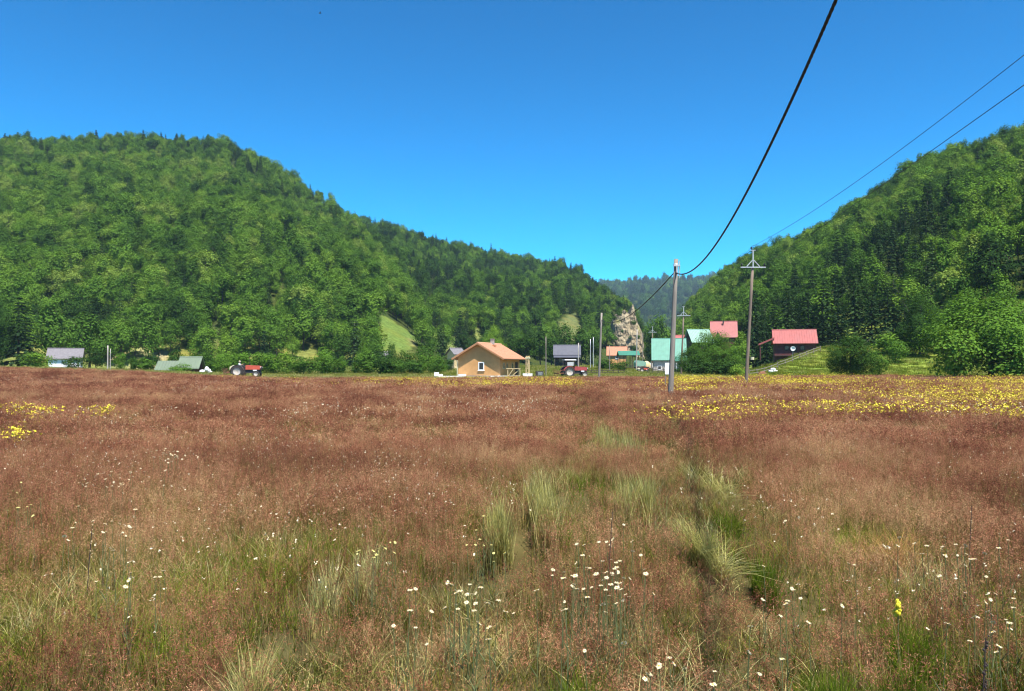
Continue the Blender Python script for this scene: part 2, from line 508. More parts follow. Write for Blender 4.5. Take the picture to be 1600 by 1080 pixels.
def link(name, me, parent=None, loc=None):
    o = bpy.data.objects.new(name, me); COL.objects.link(o)
    if parent is not None: o.parent = parent
    if loc is not None: o.location = loc
    return o

def protos(cname, meshes):
    """source shapes for ground cover; the collection itself is not part of the scene"""
    c = bpy.data.collections.new(cname)
    for i, me in enumerate(meshes):
        o = bpy.data.objects.new('%s_%02d' % (cname, i), me); c.objects.link(o)
    return c

def scatter(name, pts, rot, scl, idx, tint, coll, label, cat):
    """one object of ground cover: a vertex per plant, geometry nodes set the shapes on them"""
    n = len(pts)
    me = bpy.data.meshes.new(name)
    me.vertices.add(n); me.vertices.foreach_set('co', np.ascontiguousarray(pts, np.float32).reshape(-1))
    a = me.attributes.new('rot', 'FLOAT_VECTOR', 'POINT'); a.data.foreach_set('vector', np.ascontiguousarray(rot, np.float32).reshape(-1))
    a = me.attributes.new('scl', 'FLOAT_VECTOR', 'POINT'); a.data.foreach_set('vector', np.ascontiguousarray(scl, np.float32).reshape(-1))
    a = me.attributes.new('idx', 'INT', 'POINT'); a.data.foreach_set('value', np.ascontiguousarray(idx, np.int32))
    a = me.attributes.new('tint', 'FLOAT', 'POINT'); a.data.foreach_set('value', np.ascontiguousarray(tint, np.float32))
    o = link(name, me)
    ng = bpy.data.node_groups.new(name, 'GeometryNodeTree')
    ng.interface.new_socket('Geometry', in_out='INPUT', socket_type='NodeSocketGeometry')
    ng.interface.new_socket('Geometry', in_out='OUTPUT', socket_type='NodeSocketGeometry')
    gi = N(ng, 'NodeGroupInput'); go = N(ng, 'NodeGroupOutput')
    ci = N(ng, 'GeometryNodeCollectionInfo'); ci.inputs['Collection'].default_value = coll
    ci.inputs['Separate Children'].default_value = True; ci.inputs['Reset Children'].default_value = True
    ip = N(ng, 'GeometryNodeInstanceOnPoints'); ip.inputs['Pick Instance'].default_value = True
    def attr(nm, dt):
        x = N(ng, 'GeometryNodeInputNamedAttribute', data_type=dt); x.inputs['Name'].default_value = nm
        return x.outputs['Attribute']
    L = ng.links.new
    L(gi.outputs[0], ip.inputs['Points']); L(ci.outputs[0], ip.inputs['Instance'])
    L(attr('idx', 'INT'), ip.inputs['Instance Index']); L(attr('scl', 'FLOAT_VECTOR'), ip.inputs['Scale'])
    er = N(ng, 'FunctionNodeEulerToRotation'); L(attr('rot', 'FLOAT_VECTOR'), er.inputs[0]); L(er.outputs[0], ip.inputs['Rotation'])
    L(ip.outputs[0], go.inputs[0])
    md = o.modifiers.new('scatter', 'NODES'); md.node_group = ng
    return tag(o, label, cat, None, 'stuff')

# ------------------------------------------------------------------ ground sheet
CLEAR = [[(597, 492), (608, 497), (622, 508), (640, 517), (656, 528), (646, 542), (630, 552), (600, 552), (588, 540), (592, 515)],
         [(737, 508), (748, 512), (757, 532), (742, 530)], [(672, 520), (684, 522), (690, 540), (676, 538)], [(690, 536), (716, 540), (712, 556), (694, 556)], [(868, 512), (886, 492), (902, 490), (908, 512), (898, 532), (878, 530)]]
def in_poly(px, py, poly):
    px = np.asarray(px); py = np.asarray(py); c = np.zeros(px.shape, bool)
    n = len(poly)
    for i in range(n):
        (x1, y1), (x2, y2) = poly[i], poly[(i + 1) % n]
        m = ((y1 > py) != (y2 > py)) & (px < (x2 - x1) * (py - y1) / ((y2 - y1) + 1e-9) + x1)
        c ^= m
    return c

TRACK = [(0.30, 2.5), (0.68, 5.6), (1.05, 8.4), (1.75, 11.5), (2.45, 14.5), (3.1, 25), (4.0, 41), (6.0, 75), (8.5, 105)]
def track_d(X, Y):
    xs = np.interp(Y, [p[1] for p in TRACK], [p[0] for p in TRACK])
    return X - xs

def build_ground():
    az = np.concatenate([np.arange(-180, -56, 4.0), np.arange(-56, 56.01, 0.28), np.arange(60, 180, 4.0)])
    rr = np.concatenate([[0.02], np.geomspace(0.6, 90, 70)[:-1], np.linspace(90, 480, 150)[:-1], np.geomspace(480, 3400, 95), [3800]])
    A, RR = np.meshgrid(np.radians(az), rr, indexing='ij')
    X = RR * np.sin(A); Y = RR * np.cos(A)
    front = np.abs(A) < R(57)
    Yf = np.where(front, Y, 0.0)
    Z = np.where(front, height(np.where(front, X, 0), Yf), 0.0)
    fade = 1 - smooth(np.abs(np.degrees(A)), 48, 56)
    Z = Z * np.where(RR > 60, fade, 1) * np.where(RR > 3500, 0, 1)
    nA, nR = X.shape
    V = np.stack([X, Y, Z], -1).reshape(-1, 3)
    I = np.arange(nA * nR).reshape(nA, nR)
    a = I; b = np.roll(I, -1, 0)
    Q = np.stack([a[:, :-1], a[:, 1:], b[:, 1:], b[:, :-1]], -1).reshape(-1, 4)
    me = bpy.data.meshes.new('ground')
    me.vertices.add(len(V)); me.vertices.foreach_set('co', V.astype(np.float32).reshape(-1))
    me.loops.add(Q.size); me.loops.foreach_set('vertex_index', Q.astype(np.int32).reshape(-1))
    me.polygons.add(len(Q)); me.polygons.foreach_set('loop_start', np.arange(len(Q), dtype=np.int32) * 4)
    me.update(calc_edges=True)
    me.polygons.foreach_set('use_smooth', np.ones(len(Q), bool))
    # land cover colours
    C = np.empty((len(V), 4)); C[:] = (.085, .075, .030, 1)
    x, y, z = V.T
    yy = np.maximum(y, 1)
    ppx, ppy = project(x, yy, z)
    bank = (smooth(ppx, 1150, 1180) * smooth(y, 98, 108))[:, None]
    past = smooth(y + 6 * fbm(x / 12, y / 12, 77), 99, 108)[:, None]
    C[:, :3] = C[:, :3] * (1 - past) + np.array((.15, .17, .045)) * past
    C[:, :3] = C[:, :3] * (1 - bank) + np.array((.16, .225, .04)) * bank
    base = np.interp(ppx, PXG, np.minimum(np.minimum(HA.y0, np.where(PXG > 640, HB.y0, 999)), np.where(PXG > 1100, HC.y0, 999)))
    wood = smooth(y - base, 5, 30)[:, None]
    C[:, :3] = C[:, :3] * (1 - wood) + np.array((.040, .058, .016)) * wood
    for k, poly in enumerate(CLEAR):
        m = in_poly(ppx, ppy, poly) & (y > 120)
        tan = smooth(fbm(x / 14, y / 14, 91) + (ppx - 632) / 50, 0.0, 1.1)[:, None] if k == 0 else 0.3
        C[m, :3] = (np.array((.105, .155, .035)) * (1 - tan) + np.array((.235, .19, .085)) * tan)[m] if k == 0 else ((.105, .125, .045) if k == 4 else (.13, .16, .045))
    m = (ppx > 170) & (ppx < 262) & (y > 120) & (y < 200)
    t = smooth(fbm(x / 5, y / 5, 19), -.3, .4)[:, None]
    C[m, :3] = (np.array((.36, .29, .17)) * t + np.array((.16, .18, .06)) * (1 - t))[m]
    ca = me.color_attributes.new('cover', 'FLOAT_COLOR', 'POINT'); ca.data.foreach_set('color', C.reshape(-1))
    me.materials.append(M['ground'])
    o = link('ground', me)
    tag(o, 'valley floor and hillsides under the meadow and woods', None, None, 'structure')
build_ground()

# ------------------------------------------------------------------ foliage shapes
def unit(a): return a / np.maximum(np.linalg.norm(a, axis=-1, keepdims=True), 1e-9)

def leaf_quads(rng, P, nrm, size):
    n = len(P)
    t = unit(np.cross(nrm, rng.normal(size=(n, 3)))); b = np.cross(nrm, t)
    s = (size * rng.uniform(.6, 1.4, n))[:, None]
    a = s * rng.uniform(.5, .8, n)[:, None]
    return np.stack([P - t * s * .5, P - b * a * .5, P + t * s * .5, P + b * a * .5], 1)

def broad_crown(rng, h, w, n, size, low=.22, clumps=34, ragged=.30):
    """crown of leaf sprays gathered in clumps; base of the crown at low*h"""
    ch = h * (1 - low)
    cs = []
    while len(cs) < clumps:
        p = rng.uniform(-1, 1, 3)
        r = np.linalg.norm(p)
        if r > 1 or r < .35: continue
        z = p[2]
        prof = 1.0 if z < -.1 else (1 - .45 * ((z + .1) / 1.1) ** 1.6)
        cs.append((p[0] * prof, p[1] * prof, z))
    cs = np.array(cs)
    cr = rng.uniform(.20, .24 + ragged, clumps)
    k = rng.choice(clumps, n, p=cr ** 2 / (cr ** 2).sum())
    d = unit(rng.normal(size=(n, 3)))
    d[:, 2] = np.where((d[:, 2] < -.2) & (rng.random(n) < .6), -d[:, 2], d[:, 2])
    rad = cr[k] * rng.uniform(.45, 1.05, n)
    p = cs[k] * (1 - .35 * cr[k])[:, None] + d * rad[:, None]
    lump = 1 + .12 * np.sin(p[:, 0] * 7 + rng.uniform(0, 6)) * np.sin(p[:, 1] * 6)
    P = p * np.array([w / 2, w / 2, ch / 2]) * lump[:, None]
    P[:, 2] += low * h + ch / 2
    P[:, 2] = np.maximum(P[:, 2], .05)
    nr = unit(d * .55 + unit(p) * .5 + np.array([0, 0, .5]) + rng.normal(size=(n, 3)) * .38)
    return leaf_quads(rng, P, nr, size)

def cone_crown(rng, h, w, n, size, low=.06):
    """tiers of drooping boughs round a straight trunk"""
    Q = []
    tiers = 20
    per = n // (tiers * 9)
    for i in range(tiers):
        t = (i + rng.uniform(-.3, .3)) / tiers
        z = h * (low + (1 - low) * t)
        L = w / 2 * (1 - t) ** .85 * rng.uniform(.8, 1.12) + .12
        nb = 9
        a0 = rng.uniform(0, 6.28)
        for j in range(nb):
            a = a0 + 6.283 * j / nb + rng.uniform(-.25, .25)
            l = L * rng.uniform(.7, 1.1)
            s = rng.uniform(.12, 1, per) ** .8
            P = np.stack([np.cos(a) * l * s, np.sin(a) * l * s, z + .10 * l * s - .38 * l * s ** 2 + rng.normal(size=per) * .05], -1)
            side = np.array([-np.sin(a), np.cos(a), 0])
            P += side[None] * (rng.uniform(-1, 1, per) * l * .24 * (1.15 - s))[:, None]
            nr = unit(np.array([np.cos(a) * .35, np.sin(a) * .35, 1.0])[None] + rng.normal(size=(per, 3)) * .4)
            Q.append(leaf_quads(rng, P, nr, size * (1.15 - .5 * t)))
    return np.concatenate(Q)

def pine_crown(rng, h, w, n, size):
    return broad_crown(rng, h, w, n, size, low=.35, clumps=22, ragged=.2)

def trunk_mb(rng, h, r, limbs=5, spread=.25):
    mb = MB()
    pts = []; x = y = 0
    for i in range(6):
        t = i / 5; pts.append((x, y, -.3 + t * h * .85)); x += rng.uniform(-.02, .02) * h; y += rng.uniform(-.02, .02) * h
    mb.tube(pts, [r * (1 - .8 * i / 5) * (1.3 if i == 0 else 1) for i in range(6)], 7)
    for k in range(limbs):
        z = h * rng.uniform(.25, .6); a = rng.uniform(0, 6.28); l = h * spread * rng.uniform(.7, 1.2)
        mb.tube([(0, 0, z), (math.cos(a) * l * .6, math.sin(a) * l * .6, z + l * .6), (math.cos(a) * l, math.sin(a) * l, z + l * 1.1)], [r * .4, r * .25, r * .08], 5)
    return mb

rg = np.random.default_rng(7)
NB, NCN, NS = 7, 4, 5
# unit shapes: broad trees 12 m tall, conifers 14 m tall, shrubs 4 m tall
BROAD = []; BROAD_T = []
for i in range(NB):
    w = [8.2, 7.4, 9.0, 6.6, 8.0, 7.0, 9.4][i]
    BROAD.append(quads_mesh('broad_crown', *(lambda q: (q, np.zeros(len(q))))(broad_crown(rg, 12, w, 3000, .50, [.12, .18, .1, .15, .2, .12, .1][i], 20 + 3 * i)), ['leaf']))
    BROAD_T.append(trunk_mb(rg, 12, .22).mesh('trunk', 'bark', True))
CONI = []; CONI_T = []
for i in range(NCN):
    q = cone_crown(rg, 14, [5.4, 4.6, 6.2, 5.0][i], 3000, .55)
    CONI.append(quads_mesh('conifer_crown', q, np.zeros(len(q)), ['needle']))
    CONI_T.append(trunk_mb(rg, 14, .2, 0).mesh('trunk', 'bark', True))
SHRUB = []; SHRUB_T = []
for i in range(NS):
    q = broad_crown(rg, 4, [5.2, 4.2, 6.0, 4.6, 3.6][i], 2200, .26, 0.0, 24 + 3 * i, .32)
    SHRUB.append(quads_mesh('shrub_crown', q, np.zeros(len(q)), ['leaf']))
    SHRUB_T.append(trunk_mb(rg, 3.4, .07, 7, .4).mesh('stems', 'bark', True))
# fuller shapes for the nearest trees
BIG = []; BIG_T = []
for i in range(4):
    q = broad_crown(rg, 10, [11, 9, 10, 12][i], 18000, .25, .0, 60, .18)
    BIG.append(quads_mesh('full_crown', q, np.zeros(len(q)), ['leaf']))
    BIG_T.append(trunk_mb(rg, 10, .24, 8, .35).mesh('trunk', 'bark', True))
BIGC = []
for i in range(2):
    q = cone_crown(rg, 14, 6.5, 9000, .34)
    BIGC.append(quads_mesh('full_conifer_crown', q, np.zeros(len(q)), ['needle']))

def plant(name, crown, trunk, loc, s, rz, tint, label, cat, group=None, trunk_name='trunk'):
    t = empty(name, loc, rz, label, cat, group)
    t.scale = s
    c = link('crown', crown, t); c['tint'] = float(tint)
    link(trunk_name, trunk, t)
    return t

# ------------------------------------------------------------------ woods on the hills
def forest():
    rng = np.random.default_rng(21)
    rows = []
    def grid(x0, x1, y0, y1, c):
        gx, gy = np.meshgrid(np.arange(x0, x1, c), np.arange(y0, y1, c))
        gx = gx + rng.uniform(-.45, .45, gx.shape) * c; gy = gy + rng.uniform(-.45, .45, gy.shape) * c
        return gx.ravel(), gy.ravel()
    for (y0, y1, c, sc) in ((100, 420, 5.0, .78), (420, 700, 5.6, .82), (700, 1050, 7.0, .92), (1050, 3000, 19.0, 2.0)):
        gx, gy = grid(-.82 * y1, .82 * y1, y0, y1, c)
        u = gx / gy; px = 800 + F * u
        k = np.abs(u) < .80
        k &= (y0 < 1000) | ((px > 880) & (px < 1180))
        gx, gy, px = gx[k], gy[k], px[k]
        hA, hB, hC, hD = (h.height(gx, gy) for h in (HA, HB, HC, HD))
        hm = np.maximum(np.maximum(hA, hB), np.maximum(hC, hD))
        k = hm > 0.8
        gx, gy, px, hA, hB, hC, hm = gx[k], gy[k], px[k], hA[k], hB[k], hC[k], hm[k]
        rows.append(np.stack([gx, gy, px, hA, hB, hC, hm, np.full(len(gx), sc)], 1))
    T = np.concatenate(rows)
    z = height(T[:, 0], T[:, 1])
    x, y = T[:, 0], T[:, 1]
    th = 12 * T[:, 7] * np.clip(rng.normal(.95, .20, len(T)), .55, 1.5)
    # seen from near the camera?
    vis = np.ones(len(T), bool)
    for t in np.linspace(.25, .97, 26):
        zz = EYE + (z + th - EYE) * t
        vis &= height(x * t, y * t) + 3.0 * (t > .5) < zz + 2
    isC = (T[:, 5] >= T[:, 6] - 1e-6)
    isB = (T[:, 4] >= T[:, 6] - 1e-6) & ~isC
    isA = (T[:, 3] >= T[:, 6] - 1e-6)
    bx, by = project(x, y, z); _, ty = project(x, y, z + th)
    clear = np.zeros(len(T), bool)
    for poly in CLEAR:
        for f in np.linspace(0, 1, 5):
            clear |= in_poly(bx, by + (ty - by) * f, poly)
    # village ground, the cabins and the cliff stay open
    clear |= (px_in := (bx > 640) & (bx < 1175) & (y < 232)) & True
    clear |= (bx > 1165) & (bx < 1290) & (y < 152)
    clear |= (bx > 1095) & (bx < 1160) & (y < 215)
    clear |= (bx > 950) & (bx < 1006) & (y > 300) & (y < 415) & (by > 495)
    clear |= (bx > 936) & (bx < 1010) & (y < 345) & (by < 575)
    clear |= (fbm(x / 40, y / 40, 55) > .47) & (rng.random(len(T)) < .75)
    clear |= rng.random(len(T)) < .07
    k = vis & ~clear
    T, z, th, x, y = T[k], z[k], th[k], x[k], y[k]; isA, isB, isC = isA[k], isB[k], isC[k]; bx = bx[k]; by = by[k]
    n = len(T)
    con = rng.random(n) < np.where(isC, np.where((bx > 1150) & (bx < 1480) & (y < 235), .62, .08), np.where(isB, .28 + .25 * (fbm(x / 60, y / 60, 8) > 0), .05 + .25 * (z > .8 * np.interp(bx, PXG, HA.H))))
    big = fbm(x / 55, y / 55, 61) * .22 + fbm(x / 16, y / 16, 63, 2) * .18
    tint = np.clip(np.where(isA, .66, np.where(isB, .48, np.where(isC, .62, .3))) + big + rng.normal(size=n) * .19 - .25 * (rng.random(n) < .10), 0, 1)
    s = th / 12
    return x, y, z, s, con, tint, bx, by, isA, isB, isC

fx, fy, fz, fs, fcon, ftint, fbx, fby, fA, fB, fC = forest()
frng = np.random.default_rng(5)
order = np.argsort(fy)
inview = (fbx > -25) & (fbx < 1625)
one = np.zeros(len(fx), bool)
nb = nc = 0
for i in order:
    if not inview[i]: continue
    if fcon[i]:
        if nc < 120: one[i] = True; nc += 1
    elif nb < 235: one[i] = True; nb += 1
LB = {0: ('leafy broadleaf tree in the wood at the foot of the left hill', 'broadleaf trees at the foot of the left hill'),
      1: ('leafy broadleaf tree on the wooded slope behind the village houses', 'broadleaf trees behind the village'),
      2: ('leafy broadleaf tree in the wood along the right hillside', 'broadleaf trees on the right hillside')}
LCN = {0: ('dark conifer among the leafy trees at the foot of the left hill', 'conifers on the left hill'),
       1: ('dark conifer on the wooded slope behind the village houses', 'conifers behind the village'),
       2: ('tall dark conifer in the stand behind the red roofed cabin', 'conifers on the right hillside')}
for i in np.nonzero(one)[0]:
    side = 0 if fA[i] else (2 if fC[i] else 1)
    sx = fs[i]
    if fcon[i]:
        v = frng.integers(NCN)
        plant('conifer_tree', CONI[v], CONI_T[v], (fx[i], fy[i], fz[i]), (sx * .95, sx * .95, sx * frng.uniform(.85, 1.05)), frng.uniform(0, 6.28), ftint[i], LCN[side][0], 'conifer', LCN[side][1])
    else:
        v = frng.integers(NB)
        plant('broadleaf_tree', BROAD[v], BROAD_T[v], (fx[i], fy[i], fz[i]), (sx * frng.uniform(.9, 1.1), sx * frng.uniform(.9, 1.1), sx), frng.uniform(0, 6.28), ftint[i], LB[side][0], 'tree', LB[side][1])
def join_tree(crown, trunk):
    bm = bmesh.new(); bm.from_mesh(crown); k = len(bm.faces)
    bm.from_mesh(trunk); bm.faces.ensure_lookup_table()
    for f in bm.faces[k:]: f.material_index = 1
    me = bpy.data.meshes.new('wood_tree'); bm.to_mesh(me); bm.free()
    me.materials.append(crown.materials[0]); me.materials.append(trunk.materials[0])
    return me
wood = protos('wood_tree', [join_tree(a, b) for a, b in zip(BROAD, BROAD_T)] + [join_tree(a, b) for a, b in zip(CONI, CONI_T)])
def rest(mask, name, label):
    n = mask.sum()
    if not n: return
    idx = np.where(fcon[mask], NB + frng.integers(0, NCN, n), frng.integers(0, NB, n))
    s = fs[mask]
    scl = np.stack([s * frng.uniform(.85, 1.15, n), s * frng.uniform(.85, 1.15, n), s * np.where(fcon[mask], frng.uniform(.7, 1.0, n), 1)], 1)
    rot = np.stack([frng.normal(size=n) * .05, frng.normal(size=n) * .05, frng.uniform(0, 6.28, n)], 1)
    scatter(name, np.stack([fx, fy, fz], 1)[mask], rot, scl, idx, ftint[mask], wood, label, 'forest')
fD = ~(fA | fB | fC)
rest(~one & fA, 'left_hill_forest', 'dense green broadleaf forest covering the left hill')
rest(~one & fB & ~fA, 'ridge_forest', 'mixed forest covering the ridge behind the village')
rest(~one & fC & ~fA & ~fB, 'right_hill_forest', 'mixed forest covering the steep right hill')
rest(~one & fD, 'mountain_forest', 'bluish forest on the far mountain in the gap')
print('forest', len(fx), 'single', nb, nc)

# ------------------------------------------------------------------ buildings
def gable(root, W, L, eave, ridge, ov, gov, wall_mat, roof_mat, thick=.12, ribs=0.0, base=-2.0, fascia=None, skirt=None):
    """gabled house in local coordinates: ridge along Y, gable walls at y = +-L/2; ground at z = 0"""
    hw = W / 2
    sl = (ridge - eave) / hw
    MB().extr_y([(-hw, base), (hw, base), (hw, eave - .02), (0, ridge - .02), (-hw, eave - .02)], -L / 2, L / 2).build('wall', wall_mat, root)
    r = MB()
    x1 = hw + ov; y1 = L / 2 + gov
    for s in (-1, 1):
        a = (0, ridge + .02); b = (s * x1, ridge + .02 - sl * x1)
        r.extr_y([a, b, (b[0], b[1] + thick), (0, a[1] + thick)], -y1, y1)
        if ribs:
            n = int(2 * y1 / ribs)
            for i in range(n + 1):
                y = -y1 + .03 + i * (2 * y1 - .06) / n
                r.beam((s * .02, y, ridge + thick + .04), (s * x1, y, ridge + thick + .04 - sl * x1), .045, .05)
    r.tube([(0, -y1 - .02, ridge + thick + .01), (0, y1 + .02, ridge + thick + .01)], .11, 8)
    ro = r.build('roof', roof_mat, root)
    if fascia:
        for s in (-1, 1):
            b = MB()
            for q in (-1, 1):
                b.beam((0, s * (y1 + .025), ridge - .03), (q * x1, s * (y1 + .025), ridge - .03 - sl * x1), .04, .2)
            b.build('bargeboard', fascia, root)
    return ro

def window(root, c, w, h, axis, frame='white_paint', pane='glass', fw=.1):
    """axis: outward normal, 'x-','x+','y-','y+'"""
    s = -1 if axis[1] == '-' else 1
    f = MB(); p = MB()
    def bx(mb, dx, dz, sx, sz, d, off):
        if axis[0] == 'y': mb.box((c[0] + dx, c[1] + s * off, c[2] + dz), (sx, d, sz))
        else: mb.box((c[0] + s * off, c[1] + dx, c[2] + dz), (d, sx, sz))
    bx(f, -(w - fw) / 2, 0, fw, h, .09, .03); bx(f, (w - fw) / 2, 0, fw, h, .09, .03)
    bx(f, 0, (h - fw) / 2, w - 2 * fw, fw, .09, .03); bx(f, 0, -(h - fw) / 2, w - 2 * fw, fw, .09, .03)
    bx(f, 0, -(h + .08) / 2, w + .16, .08, .16, .05)
    o = f.build('window', frame, root)
    bx(p, 0, 0, w - 2 * fw, h - 2 * fw, .05, .02)
    p.build('pane', pane, o)
    return o

# orange cottage under construction ------------------------------------------------
OY = 110.0
og = G(765, OY); og.z = at(765, 587.5, OY).z
t = empty('orange_cottage', og, R(-20), 'orange walled new cottage with terracotta tile roof at the meadow edge', 'house')
Wd, Ld, ev, rd = 6.2, 7.9, 2.75, 4.50
gable(t, Wd, Ld, ev, rd, .75, .58, 'plaster', 'tiles', .10, 0, -.25, None)
rf = [o for o in t.children if o.name.startswith('roof')][0]
tb = MB()                                     # rows of tiles and their rolls lie on the two slopes
sl = (rd - ev) / (Wd / 2)
for s in (-1, 1):
    for i in range(30):
        y = -Ld / 2 - .55 + i * (Ld + 1.10) / 29
        tb.beam((s * .1, y, rd + .135 - sl * .1), (s * (Wd / 2 + .74), y, rd + .135 - sl * (Wd / 2 + .74)), .12, .05)
    for j in range(11):
        x = .25 + j * .37
        tb.box((s * x, 0, rd + .128 - sl * x), (.05, Ld + 1.12, .05))
tb.build('tile_rolls', 'tiles', rf)
b = MB()
for q in (-1, 1):
    b.beam((0, -Ld / 2 - .61, rd), (q * (Wd / 2 + .75), -Ld / 2 - .61, rd - sl * (Wd / 2 + .75)), .05, .2)
b.build('bargeboard', 'fascia', t)
b = MB()
for s in (-1, 1): b.box((s * (Wd / 2 + .78), 0, rd - sl * (Wd / 2 + .78) + .03), (.05, Ld + 1.16, .16))
b.build('eave_board', 'fascia', t)
window(t, (.35, -Ld / 2, 1.38), .86, 1.15, 'y-', fw=.13)
for y in (-2.6, -1.4, .9): window(t, (Wd / 2, y, 1.45), .6, .8, 'x+', 'timber', fw=.08)
MB().box((Wd / 2 + .02, 2.6, .95), (.08, .95, 2.0)).build('door', 'dark_wood', t)
MB().box((0, 0, -.02), (Wd + .14, Ld + .14, .24)).build('foundation', 'concrete', t)
b = MB(); b.box((.2, .6, rd + .35), (.45, .45, .75)); b.box((.2, .6, rd + .76), (.58, .58, .07))
b.build('chimney', 'concrete', t)
b = MB(); b.box((.9, -.5, rd - .25), (.5, .4, .22)); b.build('roof_vent', 'fascia', t)
b = MB(); b.tube([(-Wd / 2 - .6, -Ld / 2 - .1, 2.4), (-Wd / 2 - .12, -Ld / 2 - .1, 2.1), (-Wd / 2 - .12, -Ld / 2 - .1, 0)], .06, 8)
b.build('downpipe', 'cream_paint', t)

def place(name, px, Y, label, cat, rz=0.0, group=None, z=None, py=None):
    g = G(px, Y)
    if py is not None: g.z = at(px, py, Y).z
    return empty(name, g, rz, label, cat, group)

# timber and blocks round the building site
t = place('timber_trestle', 803, 106, 'pale timber trestle with crossed braces before the orange cottage', 'trestle', R(-12))
b = MB()
for x in (-.85, .85): b.beam((x, 0, -.1), (x, 0, 1.2), .08, .08)
b.build('post', 'timber', t)
MB().beam((-1.1, -.06, 1.18), (.95, -.06, 1.18), .06, .09).build('rail', 'timber', t)
MB().beam((-.8, -.08, .1), (-.1, -.08, 1.1), .06, .09).build('brace', 'timber', t)
MB().beam((.8, .08, 1.1), (-.2, .08, .25), .07, .1).build('brace', 'timber', t)
MB().beam((-.9, -.14, .12), (1.9, -.14, .02), .07, .14).build('brace', 'timber', t)
t = place('scaffold_tower', 824.5, 111, 'pale timber scaffold standing by the right end of the cottage', 'scaffold', R(-20))
for x in (-.16, .16):
    for y in (-.2, .2): MB().tube([(x * 1.4, y, -.1), (x, y, 3.0)], .055, 6).build('post', 'timber', t)
for i, z in enumerate((.6, 1.2, 1.8, 2.4)):
    MB().box((0, -.24, z), (.5, .06, .1)).build('rung', 'timber', t)
MB().box((0, 0, 2.72), (.6, .6, .24)).build('platform', 'cream_paint', t)
MB().beam((-.2, -.28, .2), (.2, -.28, 2.4), .05, .09).build('brace', 'timber', t)
t = place('timber_prop', 714.5, 110, 'thin pale timber prop under the left eave of the cottage', 'prop')
MB().tube([(0, 0, -.1), (.12, 0, 2.5)], .05, 6).build('pole', 'timber', t)
MB().box((.12, 0, 2.46), (.4, .14, .08)).build('head', 'timber', t)

rs = random.Random(4)
def block_stack(px0, px1, Y, h, label, rz=0.0):
    g = G((px0 + px1) / 2, Y); L = (px1 - px0) * Y / F
    t = empty('foam_block_stack', g, rz, label, 'block stack', 'white insulation blocks round the cottage')
    n = max(2, int(L / 1.0)); k = max(1, int(round(h / .25)))
    for i in range(n):
        kk = max(1, k + rs.choice((0, 0, -1, 0)))
        for j in range(kk):
            MB().box((-L / 2 + L * (i + .5) / n + rs.uniform(-.04, .04), rs.uniform(-.06, .06), .125 + .25 * j), (L / n - .03, .9, .24), rs.uniform(-.04, .04)).build('block', 'foam', t)
    return t
block_stack(679, 692, 106, .85, 'short high stack of white foam blocks farthest from the cottage wall')
block_stack(692, 728, 106.5, .62, 'long low row of white foam blocks left of the orange cottage')
block_stack(767, 778, 104.5, .5, 'small white foam block stack below the cottage window')
block_stack(778, 793, 104.8, .32, 'low white foam block row between window and trestle')
block_stack(817, 832, 107, .5, 'white foam block stack at the foot of the timber scaffold')
t = place('foundation_slab', 748, 105.8, 'thin pale slab strip lying before the cottage wall', 'slab')
MB().box((0, 0, .08), (4.6, .7, .2)).build('slab', 'concrete', t)
MB().box((0, .38, .2), (4.6, .06, .08)).build('edge_board', 'dark_wood', t)
t = place('white_plank', 663, 107, 'white plank lying on the grass left of the block rows', 'plank')
MB().box((0, 0, .12), (1.3, .25, .12)).build('board', 'white_paint', t)
MB().box((0, 0, .03), (.3, .3, .1)).build('batten', 'grey_wood', t)

# dark generator trailer by the thin mast
t = place('generator_box', 843, 106, 'dark box generator with pale vents beside a thin mast', 'generator', R(10))
MB().box((0, 0, .5), (.95, .7, .7)).build('housing', 'dark_metal', t)
b = MB()
for i in range(4): b.box((.02, -.37, .32 + .12 * i), (.6, .05, .05))
b.build('vent', 'galv', t)
for x in (-.35, .35): MB().lathe([(.05, -.05), (.16, -.05), (.16, .05), (.05, .05), (.05, -.05)], (x, -.42, .14), 'Y', 12).build('wheel', 'rubber', t)

def house_at(name, px, Y, L, Wd, y_ridge, y_eave, rz, label, wall, roof, ov=.4, gov=.4, ribs=.45, yaw_long=True, fascia=None):
    """a gabled house with its ridge across the view (rz about that), ridge and eave heights from the photo"""
    g = G(px, Y)
    t = empty(name, g, R(90) + rz, label, 'house')
    sl0 = at(px, y_ridge, Y).z - g.z
    ev_out = at(px, y_eave, Y - Wd / 2).z - g.z          # outer edge of the near eave
    sl = (sl0 - ev_out) / (Wd / 2 + ov)
    eave = sl0 - sl * Wd / 2
    gable(t, Wd, L, eave, sl0, ov, gov, wall, roof, .1, ribs, -4.0, fascia)
    return t, eave, sl0
HG = 'houses'
